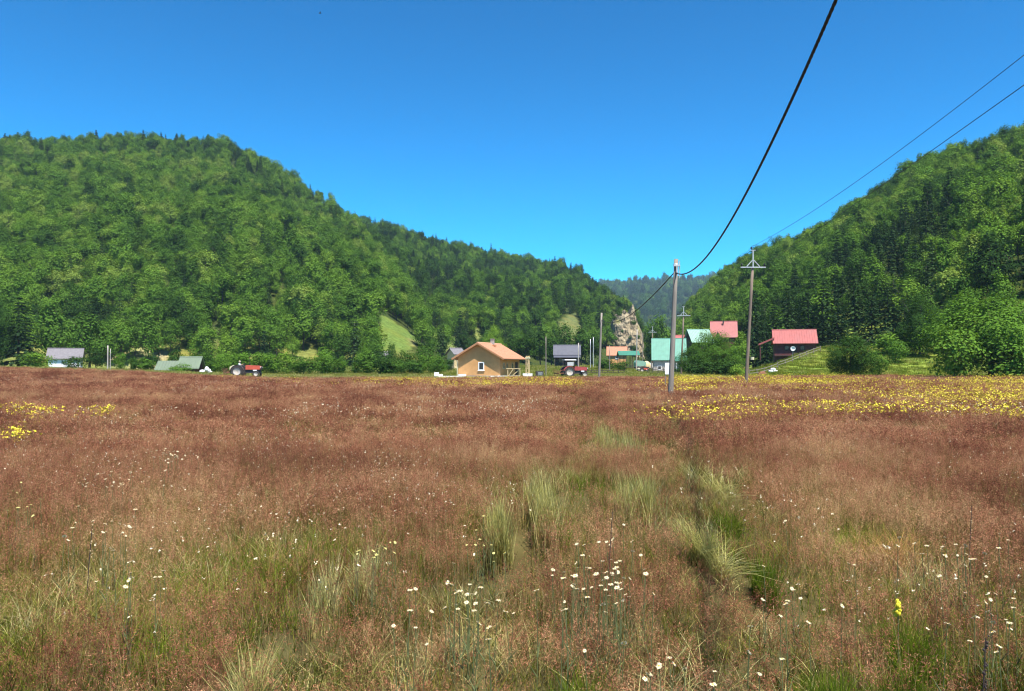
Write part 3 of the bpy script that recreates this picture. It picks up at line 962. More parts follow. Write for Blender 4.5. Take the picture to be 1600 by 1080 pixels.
# in these the near long wall is local x = +W/2 (facing the camera) after the 90 degree turn... local +X -> world +Y, so near wall is x = -W/2
t, ev, rd = house_at('white_cottage', 103, 150, 5.4, 4.6, 545.5, 561.5, R(24), 'small white cottage with a grey slate roof behind bushes at far left', 'white_paint', 'roof_slate', ribs=0)
window(t, (-2.3, -.9, ev - .75), .8, .8, 'x-')
t, ev, rd = house_at('sage_roofed_shed', 299, 125, 2.7, 3.6, 559, 577, R(8), 'low shed under a sage green sheet roof, taller half on the right', 'red_wood', 'roof_sage', ribs=.4)
MB().extr_y([(-1.9, -1.5), (1.9, -1.5), (1.9, ev - .45), (0, rd - .62), (-1.9, ev - .45)], 1.5, 4.9).build('annexe', 'red_wood', t)
r = MB()
for s in (-1, 1):
    r.extr_y([(0, rd - .60), (s * 2.2, ev - .62), (s * 2.2, ev - .52), (0, rd - .50)], 1.42, 5.1)
    for i in range(9): r.beam((s * .05, 1.5 + i * .44, rd - .47), (s * 2.2, 1.5 + i * .44, ev - .50), .05, .05)
r.build('annexe_roof', 'roof_sage', t)
MB().box((-1.84, -.5, .1), (.06, .8, 1.2)).build('door', 'dark_wood', t)
t = place('white_tarp_heap', 322, 118, 'crumpled white tarp heap right of the sage roofed shed', 'tarp', 0)
b = MB(); rs2 = random.Random(2)
for i in range(5): b.ball((rs2.uniform(-.5, .5), rs2.uniform(-.3, .3), .25 + .16 * i), (.5 - .06 * i, .42, .28), n=9, m=6)
b.build('cloth', 'foam', t)
MB().box((0, 0, .1), (1.3, .8, .2)).build('pallet', 'grey_wood', t)
t, ev, rd = house_at('grey_roofed_shed', 597, 185, 4.2, 3.0, 550.5, 556, R(5), 'grey sheet roofed shed half hidden in bushes below the clearing', 'grey_wood', 'roof_slate', ribs=0)
MB().box((-1.52, 0, ev - .9), (.06, .9, 1.6)).build('door', 'dark_wood', t)
t, ev, rd = house_at('grey_roofed_hut', 712, 168, 2.6, 2.6, 545, 554.5, R(40), 'little hut with grey roof and tan wall left behind the orange cottage', 'timber', 'roof_slate', ribs=0)
window(t, (-1.3, 0, ev - .7), .6, .6, 'x-', 'timber')
# dark house
t, ev, rd = house_at('dark_house', 886, 200, 6.3, 5.0, 540, 555.5, R(-4), 'dark timber house with charcoal metal roof and deep porch behind the right tractor', 'dark_wood', 'roof_grey', ribs=.35)
b = MB(); b.extr_y([(-4.6, ev - .95), (-2.45, ev - .35), (-2.45, ev - .27), (-4.6, ev - .87)], -3.4, 3.4); b.build('porch_roof', 'roof_grey', t)
for y in (-3.1, -1.0, 1.0, 3.1): MB().box((-4.4, y, ev / 2 - .6), (.14, .14, ev - .7)).build('porch_post', 'dark_wood', t)
for y in (-1.7, 1.6): window(t, (-2.5, y, ev - 1.6), .9, .9, 'x-', 'grey_wood')
MB().box((-2.52, 0, ev - 1.95), (.07, .9, 1.9)).build('door', 'red_wood', t)
# orange roof
t, ev, rd = house_at('orange_roofed_house', 964, 240, 5.6, 5.0, 542.5, 556, R(-8), 'house under a plain salmon orange roof left of the green roofed pavilion', 'plaster', 'roof_orange', ribs=0)
window(t, (-2.5, 0, ev - .9), .9, .9, 'x-')
# green roofed house
t, ev, rd = house_at('green_roofed_house', 1045, 165, 6.5, 6.6, 530, 563.5, R(-10), 'house with a large steep mint green metal roof behind the bare pole', 'concrete', 'roof_green', ov=.5, ribs=.35)
b = MB(); b.extr_y([(-4.6, .9 + ev * .45), (-2.9, .9 + ev * .45 + 1.1), (-2.9, .9 + ev * .45 + 1.2), (-4.6, .9 + ev * .45 + .1)], -3.6, -1.2); b.build('porch_roof', 'roof_dark_green', t)
for y in (-3.4, -1.4): MB().box((-4.45, y, .5), (.12, .12, 2.9)).build('porch_post', 'white_paint', t)
for y in (-.6, 2.0): window(t, (-3.3, y, .95), .8, .8, 'x-')
b = MB(); b.box((-4.2, 1.2, -.05), (1.6, 4.6, .3)); b.build('terrace', 'white_paint', t)
b = MB()
for i in range(9): b.box((-4.95, -1.0 + i * .55, .55), (.05, .05, .9))
b.box((-4.95, 1.2, 1.0), (.06, 4.6, .06)); b.box((-4.95, 1.2, .5), (.05, 4.6, .05)); b.build('railing', 'dark_metal', t)
# pale green roofed house (dark gable)
t, ev, rd = house_at('pale_green_roofed_house', 1091, 172, 4.6, 4.6, 516, 536, R(10), 'house with pale green metal roof and dark gable behind the willow shrubs', 'dark_wood', 'roof_pale_green', ov=.45, gov=.35, ribs=.35)
window(t, (0, -2.3, rd - 1.9), .7, .9, 'y-')
# red roofed house high on the slope
t, ev, rd = house_at('red_roofed_house', 1131, 205, 6.2, 6.0, 503, 528, R(-14), 'pink red roofed house high among trees above the willow shrubs', 'red_wood', 'roof_red', ribs=.4)
b = MB(); b.box((-.9, .1, rd - .1), (.35, .35, .9)); b.build('chimney', 'dark_metal', t)
b = MB(); b.extr_x([(-.0 + .6, ev - 1.0), (2.5, ev - 1.0), (1.55, ev + 1.25)], -3.6, -1.2); b.build('dormer', 'dark_wood', t)
t, ev, rd = house_at('small_red_roofed_house', 1063, 225, 4.2, 4.0, 524.5, 533, R(-12), 'low red roofed house showing just above the mint green roof', 'red_wood', 'roof_red', ribs=.4)
window(t, (-2.0, 0, ev - .8), .8, .7, 'x-')
# red cabin
CY = 140.0
t, ev, rd = house_at('red_roofed_cabin', 1241, CY, 7.0, 5.0, 516.5, 537.5, R(-16), 'dark red timber cabin with wide pink red metal roof on the grassy bank', 'red_wood', 'roof_red', ov=.6, gov=.3, ribs=.4)
b = MB(); b.extr_x([(3.5, ev + .45), (6.2, ev - .70), (6.2, ev - .40), (3.5, ev + .75)], -2.6, 2.2); b.build('lean_to_roof', 'roof_red', t)
for x in (-2.4, 2.0): MB().box((x, 5.9, ev - 1.9), (.14, .14, 3.0)).build('lean_to_post', 'red_wood', t)
for y in (-1.2, 1.4): window(t, (-2.5, y, ev - 1.2), .8, .8, 'x-', 'dark_wood')
MB().box((-2.53, .1, ev - 1.5), (.06, .8, 1.7)).build('door', 'dark_wood', t)
b = MB(); b.box((-3.1, 0, ev - 2.6), (1.2, 7.0, .12)); b.build('veranda', 'dark_wood', t)
dsh = at(1239, 545, CY - 5.2)
t = empty('satellite_dish', (dsh.x, dsh.y, dsh.z), R(-15), 'round white satellite dish on a stem in front of the red roofed cabin', 'satellite dish')
b = MB(); prof = [(.02, .12), (.18, .10), (.32, .04), (.42, -.04), (.42, -.07), (.30, .02), (.16, .08), (.02, .10)]
b.lathe(prof, (0, 0, 0), 'Y', 20); b.build('dish', 'white_paint', t, True)
MB().tube([(0, .1, -.02), (0, .25, -.5), (0, .25, -1.9)], .035, 8).build('mast', 'galv', t)
MB().tube([(0, .08, -.3), (0, -.42, 0)], .015, 6).build('arm', 'galv', t)
MB().box((0, -.44, .02), (.08, .12, .08)).build('receiver', 'galv', t)

# pavilion, truck, cars, heap in the village yard
t = place('garden_pavilion', 981, 190, 'open timber pavilion with a dark green roof beside the village yard', 'pavilion')
zr, ze = at(981, 549, 190).z - t.location.z, at(981, 555, 190).z - t.location.z
b = MB()
for s in (-1, 1): b.extr_x([(0, zr), (s * 2.2, ze - .1), (s * 2.2, ze), (0, zr + .1)], -2.5, 2.7)
b.build('roof', 'roof_dark_green', t)
for x in (-2.2, -.7, .8, 2.3):
    for y in (-1.8, 1.8): MB().box((x, y, ze / 2 - .3), (.16, .16, ze + .5)).build('post', 'dark_wood', t)
b = MB()
for s in (-1.8, 1.8): b.box((0, s, .85), (4.6, .06, .1)); b.box((0, s, .4), (4.6, .06, .1))
b.build('railing', 'dark_wood', t)
MB().box((0, 0, .72), (2.2, .8, .08)).build('table', 'grey_wood', t)

def wheel(root, c, r, w, axis='Y'):
    a = MB().lathe([(r * .62, -w / 2), (r * .93, -w / 2), (r, -w * .36), (r, w * .36), (r * .93, w / 2), (r * .62, w / 2), (r * .62, -w / 2)], c, axis, 24)
    n = 22
    for k in range(n):                        # tread lugs
        an = 2 * math.pi * k / n
        M4 = Matrix.Rotation(-an, 4, 'Y') @ Matrix.Rotation(.5 if k % 2 else -.5, 4, 'X')
        a.box((c[0] + math.cos(an) * r, c[1] + (w * .22 if k % 2 else -w * .22), c[2] + math.sin(an) * r), (r * .09, w * .5, r * .07), M4=M4)
    o = a.build('wheel', 'rubber', root)
    MB().lathe([(.001, -w * .1), (r * .25, -w * .30), (r * .55, -w * .34), (r * .63, -w * .46), (r * .63, w * .46), (r * .55, w * .3), (.001, w * .2)], c, axis, 20).build('rim', 'rim', o, True)
    return o

def car(px, Y, rz, paint, label, van=False):
    t = place('parked_van' if van else 'parked_car', px, Y, label, 'van' if van else 'car', rz)
    hgt = 1.95 if van else 1.45
    prof = [(-2.1, .35), (2.1, .35), (2.15, .75), (1.25, .95), (.75 if not van else 1.0, hgt), (-1.5 if not van else -2.05, hgt), (-2.1, .95)]
    b = MB(); b.extr_y(prof, -.85, .85); b.build('body', paint, t)
    for s in (-1, 1):
        MB().extr_y([(-1.6, 1.0), (1.05, 1.0), (.68, hgt - .1), (-1.4, hgt - .1)], s * .862 - .01, s * .862 + .01).build('window', 'glass', t)
        for x in (-1.3, 1.35): wheel(t, (x, s * .78, .32), .32, .2)
        MB().box((2.14, s * .6, .68), (.05, .3, .14)).build('headlight', 'galv', t)
    return t
car(1009, 250, R(160), 'white_paint', 'white van parked behind the tan heap in the village', True)
car(1001, 256, R(170), 'galv', 'silver grey car parked left of the white van')
t = place('tan_hay_heap', 1010, 222, 'tan rounded heap before the parked vehicles', 'heap')
b = MB(); b.ball((0, 0, .9), (1.25, 1.1, 1.5), n=14, m=9); b.ball((-.7, .2, .6), (.9, .8, 1.0), n=12, m=8); b.build('heap', 'timber', t, True)
MB().box((0, 0, -.1), (2.2, 2.0, .3)).build('pallet', 'grey_wood', t)
t = place('covered_trailer', 1000, 178, 'trailer under a pale mint cover beside the pavilion', 'trailer', R(8))
b = MB(); b.extr_y([(-1.25, 1.0), (1.15, 1.0), (1.25, 1.9), (.6, 2.2), (-1.0, 2.35), (-1.3, 1.9)], -.8, .8); b.build('cover', 'roof_pale_green', t)
MB().box((0, 0, .75), (2.5, 1.5, .4)).build('bed', 'dark_metal', t)
for s in (-1, 1): wheel(t, (0, s * .8, .4), .4, .24)
MB().tube([(1.2, 0, .6), (2.2, 0, .45)], .05, 6).build('drawbar', 'dark_metal', t)
t = place('stacked_log_pile', 1011, 172, 'dark brown log pile beside the mint covered trailer', 'log pile')
for i in range(4):
    for j in range(6 - i % 2): MB().tube([(-1.1 + .3 * j + .15 * (i % 2), -.6, .15 + .26 * i), (-1.1 + .3 * j + .15 * (i % 2), .6, .15 + .26 * i)], .14, 8).build('log', 'dark_wood', t)

# ------------------------------------------------------------------ tractors, drivers
def tractor(px, Y, rz, paint, label, canopy, s=1.0, rake=True):
    t = place('tractor', px, Y, label, 'tractor', rz)
    t.scale = (s, s, s)
    # x forward
    b = MB(); b.extr_y([(.15, .95), (1.95, .95), (2.02, 1.1), (1.95, 1.38), (1.6, 1.45), (.15, 1.52)], -.32, .32); b.build('bonnet', paint, t)
    b = MB(); b.box((2.0, 0, 1.12), (.08, .5, .36))
    for i in range(5): b.box((2.05, -.2 + .1 * i, 1.12), (.03, .02, .32))
    b.build('grille', 'dark_metal', t)
    for q in (-1, 1): MB().lathe([(.001, .05), (.09, .05), (.1, -.05), (.001, -.05)], (2.0, q * .37, 1.22), 'X', 12).build('headlight', 'galv', t)
    b = MB(); b.box((.85, 0, .72), (2.2, .36, .42)); b.box((-.55, 0, .72), (1.0, .5, .5)); b.box((1.5, 0, .5), (.16, 1.2, .14)); b.box((-.75, 0, .75), (.2, 1.2, .2)); b.build('chassis', 'dark_metal', t)
    b = MB(); b.box((1.3, -.3, .86), (.45, .14, .14)); b.build('fuel_filter', 'white_paint', t)
    for q in (-1, 1):
        wheel(t, (-.75, q * .78, .72), .74, .40)
        wheel(t, (1.5, q * .62, .40), .40, .22)
        pts = [(.82 * math.cos(a) - .75, .82 * math.sin(a) + .72) for a in np.radians(np.arange(15, 166, 15))]
        pin = [(.77 * math.cos(a) - .75, .77 * math.sin(a) + .72) for a in np.radians(np.arange(165, 14, -15))]
        MB().extr_y(pts + pin, q * .78 - .22, q * .78 + .22).build('mudguard', paint if canopy else 'dark_metal', t)
    b = MB(); b.box((-.72, 0, 1.12), (.45, .46, .1)); b.box((-.95, 0, 1.36), (.08, .46, .4)); b.build('seat', 'black_plastic', t)
    b = MB(); b.tube([(.1, 0, 1.1), (-.12, 0, 1.62)], .025, 6)
    ring = [(-.13 + .2 * math.cos(a) * .9, .2 * math.sin(a), 1.63 + .2 * math.cos(a) * .42) for a in np.linspace(0, 6.28, 17)]
    b.tube(ring, .018, 5, caps=False); b.build('steering_wheel', 'black_plastic', t)
    b = MB(); b.tube([(.62, -.12, 1.45), (.62, -.12, 1.75)], .075, 8); b.tube([(.62, -.12, 1.75), (.62, -.12, 2.45)], .035, 8); b.build('exhaust', 'black_plastic', t)
    if canopy:
        for x in (-1.15, .1):
            for q in (-1, 1): MB().tube([(x, q * .5, 1.1), (x, q * .48, 2.35)], .03, 6).build('canopy_post', 'dark_metal', t)
        b = MB(); b.extr_x([(-.62, 2.36), (.62, 2.36), (.55, 2.44), (-.55, 2.44)], -1.35, .3); b.build('canopy', 'white_paint', t)
        b = MB(); b.box((.12, 0, 1.9), (.02, .86, .7)); b.box((-.5, -.5, 1.85), (.9, .02, .5)); b.build('windscreen', 'galv', t)
    else:
        b = MB(); b.extr_y([(-1.75, .95), (-1.15, 1.05), (-1.1, 1.42), (-1.35, 1.5), (-1.72, 1.3)], -.55, .55); b.build('tool_box', 'cream_paint', t)
    if rake:
        k = MB()
        k.beam((-1.1, 0, .6), (-2.3, 0, .55), .1, .12); k.beam((-2.3, -1.0, .55), (-2.3, 1.0, .55), .1, .1)
        k.beam((-1.3, 0, 1.1), (-2.3, 0, .6), .06, .06)
        ko = k.build('hay_rake', 'rust', t)
        for j in range(5):
            tb = MB()
            y = -1.0 + .5 * j
            tb.tube([(-2.3, y, .55), (-2.45, y, 1.15)], .02, 5); tb.tube([(-2.3, y, .5), (-2.7, y, .1)], .02, 5); tb.tube([(-2.3, y + .1, .5), (-2.62, y + .12, .95)], .015, 5)
            tb.build('tine', 'rust', ko)
    return t

def skin_mesh(name, verts, edges, radii, root=0, sub=2):
    me = bpy.data.meshes.new(name + '_skeleton'); me.from_pydata(verts, edges, [])
    o = bpy.data.objects.new(name, me); COL.objects.link(o)
    md = o.modifiers.new('skin', 'SKIN'); md.use_smooth_shade = True
    sv = me.skin_vertices[0].data
    for i, r in enumerate(radii): sv[i].radius = (r, r) if isinstance(r, (int, float)) else r
    sv[root].use_root = True
    o.modifiers.new('sub', 'SUBSURF').levels = sub
    dg = bpy.context.evaluated_depsgraph_get()
    res = bpy.data.meshes.new_from_object(o.evaluated_get(dg))
    bpy.data.objects.remove(o)
    return res

def driver(tr, label, shirt, trousers, hat):
    """seated on the tractor seat, hands on the wheel; x forward"""
    t = empty('person', (0, 0, 0), 0, label, 'person')
    t.matrix_world = Matrix.Translation(tr.location) @ Matrix.Rotation(tr.rotation_euler.z, 4, 'Z') @ Matrix.Scale(tr.scale[0], 4) @ Matrix.Translation((-.72, 0, 1.19))
    sk = M['skin']
    # body: pelvis, chest, neck, head, legs
    v = [(0, 0, .10), (.01, 0, .28), (.03, 0, .46), (.05, 0, .56), (.07, 0, .62), (.085, 0, .72), (.09, 0, .80)]
    e = [(0, 1), (1, 2), (2, 3), (3, 4), (4, 5), (5, 6)]
    r = [(.17, .13), (.155, .11), (.18, .12), (.12, .09), (.06, .06), (.09, .105), (.075, .085)]
    for q in (-1, 1):
        o = len(v)
        v += [(.03, q * .10, .06), (.42, q * .14, .10), (.46, q * .14, -.20), (.50, q * .14, -.36), (.62, q * .15, -.38)]
        r += [.095, .072, .058, .045, .04]
        e += [(0, o), (o, o + 1), (o + 1, o + 2), (o + 2, o + 3), (o + 3, o + 4)]
        o = len(v)
        v += [(.04, q * .20, .50), (.18, q * .27, .30), (.40, q * .19, .40), (.49, q * .165, .44)]
        r += [.062, .046, .036, .030]
        e += [(2, o), (o, o + 1), (o + 1, o + 2), (o + 2, o + 3)]
        for f in range(4):                      # fingers closed over the rim, thumb below
            p = len(v); y0 = q * (.135 + .02 * f)
            v += [(.535, y0, .475 - .004 * f), (.575, y0, .468), (.580, y0, .440)]; r += [.010, .009, .008]
            e += [(o + 3, p), (p, p + 1), (p + 1, p + 2)]
        p = len(v); v += [(.53, q * .13, .43), (.565, q * .14, .425)]; r += [.011, .009]; e += [(o + 3, p), (p, p + 1)]
    me = skin_mesh('person_body', v, e, r)
    me.materials.clear()
    for m in (sk, trousers): me.materials.append(m)
    for p in me.polygons:
        c = p.center
        p.material_index = 1 if c.z < .20 and not (c.x > .47 and c.z > .2) else 0
    body = link('body', me, t)
    # face
    f = MB()
    f.tube([(.175, 0, .755), (.205, 0, .725)], [.012, .016], 6)
    f.box((.172, 0, .682), (.02, .05, .012))
    for q in (-1, 1): f.ball((.165, q * .035, .765), .012, 1, 6, 4); f.ball((.085, q * .098, .75), (.02, .012, .032), 0, 6, 4)
    f.build('face', [sk, M['black_plastic']], t)
    # shirt
    v = [(0, 0, .12), (.01, 0, .28), (.03, 0, .46), (.045, 0, .56)]; e = [(0, 1), (1, 2), (2, 3)]; r = [(.19, .15), (.175, .13), (.20, .14), (.12, .1)]
    for q in (-1, 1):
        o = len(v)
        v += [(.04, q * .20, .51), (.17, q * .265, .31), (.26, q * .235, .345)]; r += [.08, .062, .055]
        e += [(2, o), (o, o + 1), (o + 1, o + 2)]
    me = skin_mesh('person_shirt', v, e, r)
    me.materials.clear(); me.materials.append(shirt); link('shirt', me, t)
    h = MB(); h.ball((.075, 0, .80), (.115, .10, .085), n=12, m=7)
    if hat: h.lathe([(.09, .79), (.19, .785), (.19, .795), (.09, .81)], (.08, 0, 0), 'Z', 14)
    h.build('hat' if hat else 'hair', 'cream_paint' if hat else 'black_plastic', t, True)
    return t
M['skin'] = surf('skin', (.50, .29, .20), .6, .06, 6)
M['white_cloth'] = surf('white_cloth', (.74, .74, .66), .9, .06, 4)
M['dark_cloth'] = surf('dark_cloth', (.035, .03, .04), .9, .2, 4)
M['grey_cloth'] = surf('grey_cloth', (.30, .29, .30), .9, .1, 4)
tr = tractor(383, 97, R(4), 'red_paint', 'red orange open tractor with white rear hub and tall exhaust on the left', False)
driver(tr, 'person in a white shirt, dark trousers and pale hat driving the open tractor', M['white_cloth'], M['dark_cloth'], True)
tr = tractor(895, 106, R(14), 'dark_red_paint', 'dusty dark red tractor with a white canopy below the dark house', True)
driver(tr, 'person in a grey shirt driving under the white tractor canopy', M['grey_cloth'], M['dark_cloth'], False)
tractor(1004, 158, R(20), 'red_paint', 'small red tractor parked near the mint covered trailer', False, .62, False)

# ------------------------------------------------------------------ poles, cables
def pole(px_b, px_t, y_top, Y, r0, r1, mat, label, name='utility_pole', cross=None, group=None, sink=.6):
    g = G(px_b, Y); top = at(px_t, y_top, Y)
    t = empty(name, g, 0, label, 'utility pole' if name == 'utility_pole' else 'post', group)
    d = Vector((top.x - g.x, 0, top.z - g.z))
    pts = [Vector((0, 0, -sink))] + [d * k for k in (.0, .25, .5, .75, 1)]
    rr = [r0] + [r0 + (r1 - r0) * k for k in (0, .25, .5, .75, 1)]
    MB().tube(pts, rr, 14).build('shaft', mat, t, True)
    return t, d
def cross_pole(px_b, px_t, y_arm, Y, label, k=1.0):
    t, d = pole(px_b, px_t, y_arm - 1, Y, .15 * k, .11 * k, 'pole_wood', label, group='poles with steel crossarms')
    a = d.z - .05
    x = d.x; s = k
    MB().box((x, -.14 * s, a), (2.1 * s, .09 * s, .09 * s)).build('crossarm', 'galv', t)
    MB().box((x, -.14 * s, a + .75 * s), (.09 * s, .08 * s, 1.42 * s)).build('top_post', 'galv', t)
    for q in (-1, 1): MB().beam((x + q * .55 * s, -.16 * s, a + .05), (x + q * .04 * s, -.16 * s, a + .62 * s), .05 * s, .06 * s).build('brace', 'galv', t)
    MB().box((x, -.14 * s, a + 1.44 * s), (.42 * s, .07 * s, .05 * s)).build('top_bracket', 'galv', t)
    tops = []
    for q, zz in ((-.95, .06), (.95, .06), (-.14, 1.48), ):
        p = (x + q * s, -.14 * s, a + zz * s)
        i = MB().lathe([(.001, 0), (.03 * s, 0), (.03 * s, .06 * s), (.07 * s, .08 * s), (.07 * s, .14 * s), (.045 * s, .16 * s), (.075 * s, .20 * s), (.05 * s, .26 * s), (.001, .27 * s)], p, 'Z', 12)
        i.build('insulator', 'black_plastic', t, True)
        tops.append(Vector(p) + Vector((0, 0, .24 * s)) + t.location)
    return t, tops

t_main, dm = pole(1047, 1056.5, 405, 36, .128, .094, 'pole_grey', 'bare grey wooden pole carrying the thick black cable, nearest in the meadow')
ctop = Vector((7.674, 36, 5.928))
b = MB(); b.box((dm.x, -.12, dm.z - .32), (.3, .1, .07)); b.tube([(dm.x, -.13, dm.z - .32), (ctop.x - t_main.location.x - .02, -.2, ctop.z - t_main.location.z + .02)], .03, 6); b.build('clamp', 'galv', t_main)
b = MB(); b.tube([(dm.x * .955, 0, dm.z * .955), (dm.x * .955, .02, dm.z * .965)], .118, 12); b.build('band', 'galv', t_main)
MB().tube([(dm.x + .13, -.09, dm.z - .1), (dm.x + .13, -.09, dm.z - .9)], .025, 6).build('conduit', 'galv', t_main)
t_c1, tp1 = cross_pole(1165, 1176, 418, 56, 'brown pole with steel crossarm and triangle brace, tallest at right', .86)
b = MB(); b.tube([(.43, -.155, 2.1), (.44, -.155, 2.3)], .13, 10); b.build('tag', 'cream_paint', t_c1)
t_c2, tp2 = cross_pole(1064, 1068, 494, 123, 'pole with steel crossarm standing left of the willow shrubs')
t_c3, tp3 = cross_pole(1018, 1019.5, 520, 200, 'farthest crossarm pole left of the mint green roof')
t_f, df = pole(936, 940, 489, 97, .15, .11, 'pole_grey', 'plain brown pole right of the tractor with the white canopy')
PO = 'thin posts in the village'
pole(853, 853, 526, 108, .07, .05, 'pole_grey', 'thin bare mast beside the dark generator box', 'mast', group=PO)
pole(903, 904, 536, 128, .09, .08, 'concrete', 'thin white post in front of the dark house', 'mast', group=PO)
pole(922.5, 922.5, 530, 175, .09, .07, 'galv', 'thin grey mast right of the dark house, left of two', 'mast', group=PO)
pole(927, 927, 527, 180, .09, .07, 'galv', 'thin grey mast with a lamp right of the dark house', 'mast', group=PO)
pole(952.5, 952.5, 540, 150, .07, .06, 'pole_grey', 'thin dark mast before the salmon orange roof', 'mast', group=PO)
pole(994, 995.5, 515, 170, .14, .11, 'concrete', 'pale concrete post beside the pavilion and mint covered trailer', 'mast', group=PO)
pole(1004, 1004.5, 520, 215, .10, .08, 'pole_grey', 'thin grey post behind the tan heap', 'mast', group=PO)
pole(168.5, 168.5, 540, 118, .10, .09, 'concrete', 'pale post on the far left, thicker of two side by side', 'mast', group='two pale posts on the left')
pole(172.5, 172.5, 545, 118, .06, .05, 'concrete', 'thinner pale post of the two side by side on the left', 'mast', group='two pale posts on the left')
pole(1123.5, 1123.5, 588, 70, .02, .02, 'cream_paint', 'short thin stake in the yellow flowers left of the crossarm pole', 'stake', group=None, sink=.2)

def cable(name, pts, rad, label, strands=1, pitch=.55):
    b = MB()
    if strands == 1: b.tube(pts, rad, 6)
    else:
        P = [Vector(p) for p in pts]; L = [0]
        for i in range(1, len(P)): L.append(L[-1] + (P[i] - P[i - 1]).length)
        n = int(L[-1] / .09)
        S = [Vector((np.interp(s, L, [p.x for p in P]), np.interp(s, L, [p.y for p in P]), np.interp(s, L, [p.z for p in P]))) for s in np.linspace(0, L[-1], n)]
        dl = L[-1] / n
        for k in range(strands):
            Q = []
            for i, p in enumerate(S):
                d = (S[min(i + 1, n - 1)] - S[max(i - 1, 0)]).normalized(); a = d.cross(Vector((0, 0, 1))).normalized(); c = a.cross(d)
                an = 2 * math.pi * (i * dl / pitch + k / strands)
                Q.append(p + (a * math.cos(an) + c * math.sin(an)) * rad * .95)
            b.tube(Q, rad, 6)
    o = b.build(name, 'black_plastic', smooth_=True)
    return tag(o, label, 'cable', 'overhead lines')
def sag(p0, p1, s, n=60):
    p0 = Vector(p0); p1 = Vector(p1)
    return [p0.lerp(p1, t) - Vector((0, 0, 4 * s * t * (1 - t))) for t in np.linspace(0, 1, n)]
cable('power_cable', sag(ctop, (2.565, -2, 9.30), 2.30, 90), .0135, 'thick twisted black cable sweeping up over the meadow from the bare pole', 4)
ft = Vector((t_f.location.x + df.x, 97, t_f.location.z + df.z - .9))
cable('power_cable', sag((ctop.x - .12, 36.1, ctop.z), ft, 1.1), .016, 'black cable dropping from the bare pole back towards the plain brown pole', 2, .8)
ex = at(884, 512, 150)
cable('overhead_wire', sag(tp1[2], (13.1, -2, 12.99), 1.23), .011, 'thin wire from the crossarm pole tip to the right sky edge, upper one')
cable('overhead_wire', sag(tp1[1], (9.07, -2, 8.42), .29), .011, 'thin wire from the right crossarm end to the sky edge, lower one')
for i, (a, c) in enumerate(zip(tp1, tp2)):
    cable('overhead_wire', sag(a, c, .9, 24), .008, ['thin wire from the left crossarm end to the farther crossarm pole', 'thin wire from the right crossarm end to the farther crossarm pole', 'thin wire from the top bracket to the farther crossarm pole'][i])

t = place('notice_board', 1043, 50, 'blank white sign sheet on posts left of the bare pole', 'sign')
zb, zt = at(1043, 585, 50).z - t.location.z, at(1043, 567, 50).z - t.location.z
MB().box((0, 0, (zb + zt) / 2), (.33, .03, zt - zb)).build('panel', 'white_paint', t)
for q in (-.14, .14): MB().box((q, .04, zt / 2 - .1), (.05, .05, zt + .2)).build('post', 'grey_wood', t)

# fences
def rail_fence(p0, p1, n, label, mat, rails=(.45, .85), hgt=1.0, post='post'):
    p0 = Vector(p0); p1 = Vector(p1)
    t = empty('rail_fence', (p0.x, p0.y, hz(p0.x, p0.y)), 0, label, 'fence', 'fences in the village')
    ps = []
    for i in range(n):
        q = p0.lerp(p1, i / (n - 1)); q.z = hz(q.x, q.y); ps.append(q - t.location)
        MB().box(ps[-1] + Vector((0, 0, hgt / 2 - .1)), (.1, .1, hgt + .2)).build('post', mat, t)
    for z in rails:
        b = MB()
        for i in range(n - 1): b.beam(ps[i] + Vector((0, -.07, z)), ps[i + 1] + Vector((0, -.07, z)), .04, .09)
        b.build('rail', mat, t)
    return t
rail_fence(G(1171, 112), G(1215, 121), 5, 'weathered rail fence low on the bank below the cabin', 'grey_wood')
rail_fence(G(1215, 123), G(1282, 131), 7, 'weathered rail fence climbing the bank past the satellite dish', 'grey_wood')
rail_fence(G(906, 128), G(975, 132), 9, 'dark rail fence behind the tractor with the white canopy', 'dark_wood', hgt=.9, rails=(.4, .75))
rail_fence(G(1012, 140), G(1052, 140), 6, 'black rail fence before the terrace of the mint roofed house', 'dark_metal', hgt=1.1, rails=(.3, .6, .95))
t = place('brick_pile', 1191, 112, 'red brick pile on the bank by the weathered fence', 'brick pile')
for i in range(3):
    for j in range(4 - i): MB().box((-.6 + .38 * j + .19 * i, 0, .1 + .2 * i), (.36, .5, .19)).build('brick', 'brick', t)
t = place('white_sack_heap', 1208, 116, 'heap of white sacks right of the red brick pile', 'sacks')
for i, (x, y, z) in enumerate(((-.35, 0, .2), (.35, 0, .2), (0, .05, .5))): MB().ball((x, y, z), (.4, .3, .2), n=10, m=6).build('sack', 'foam', t, True)

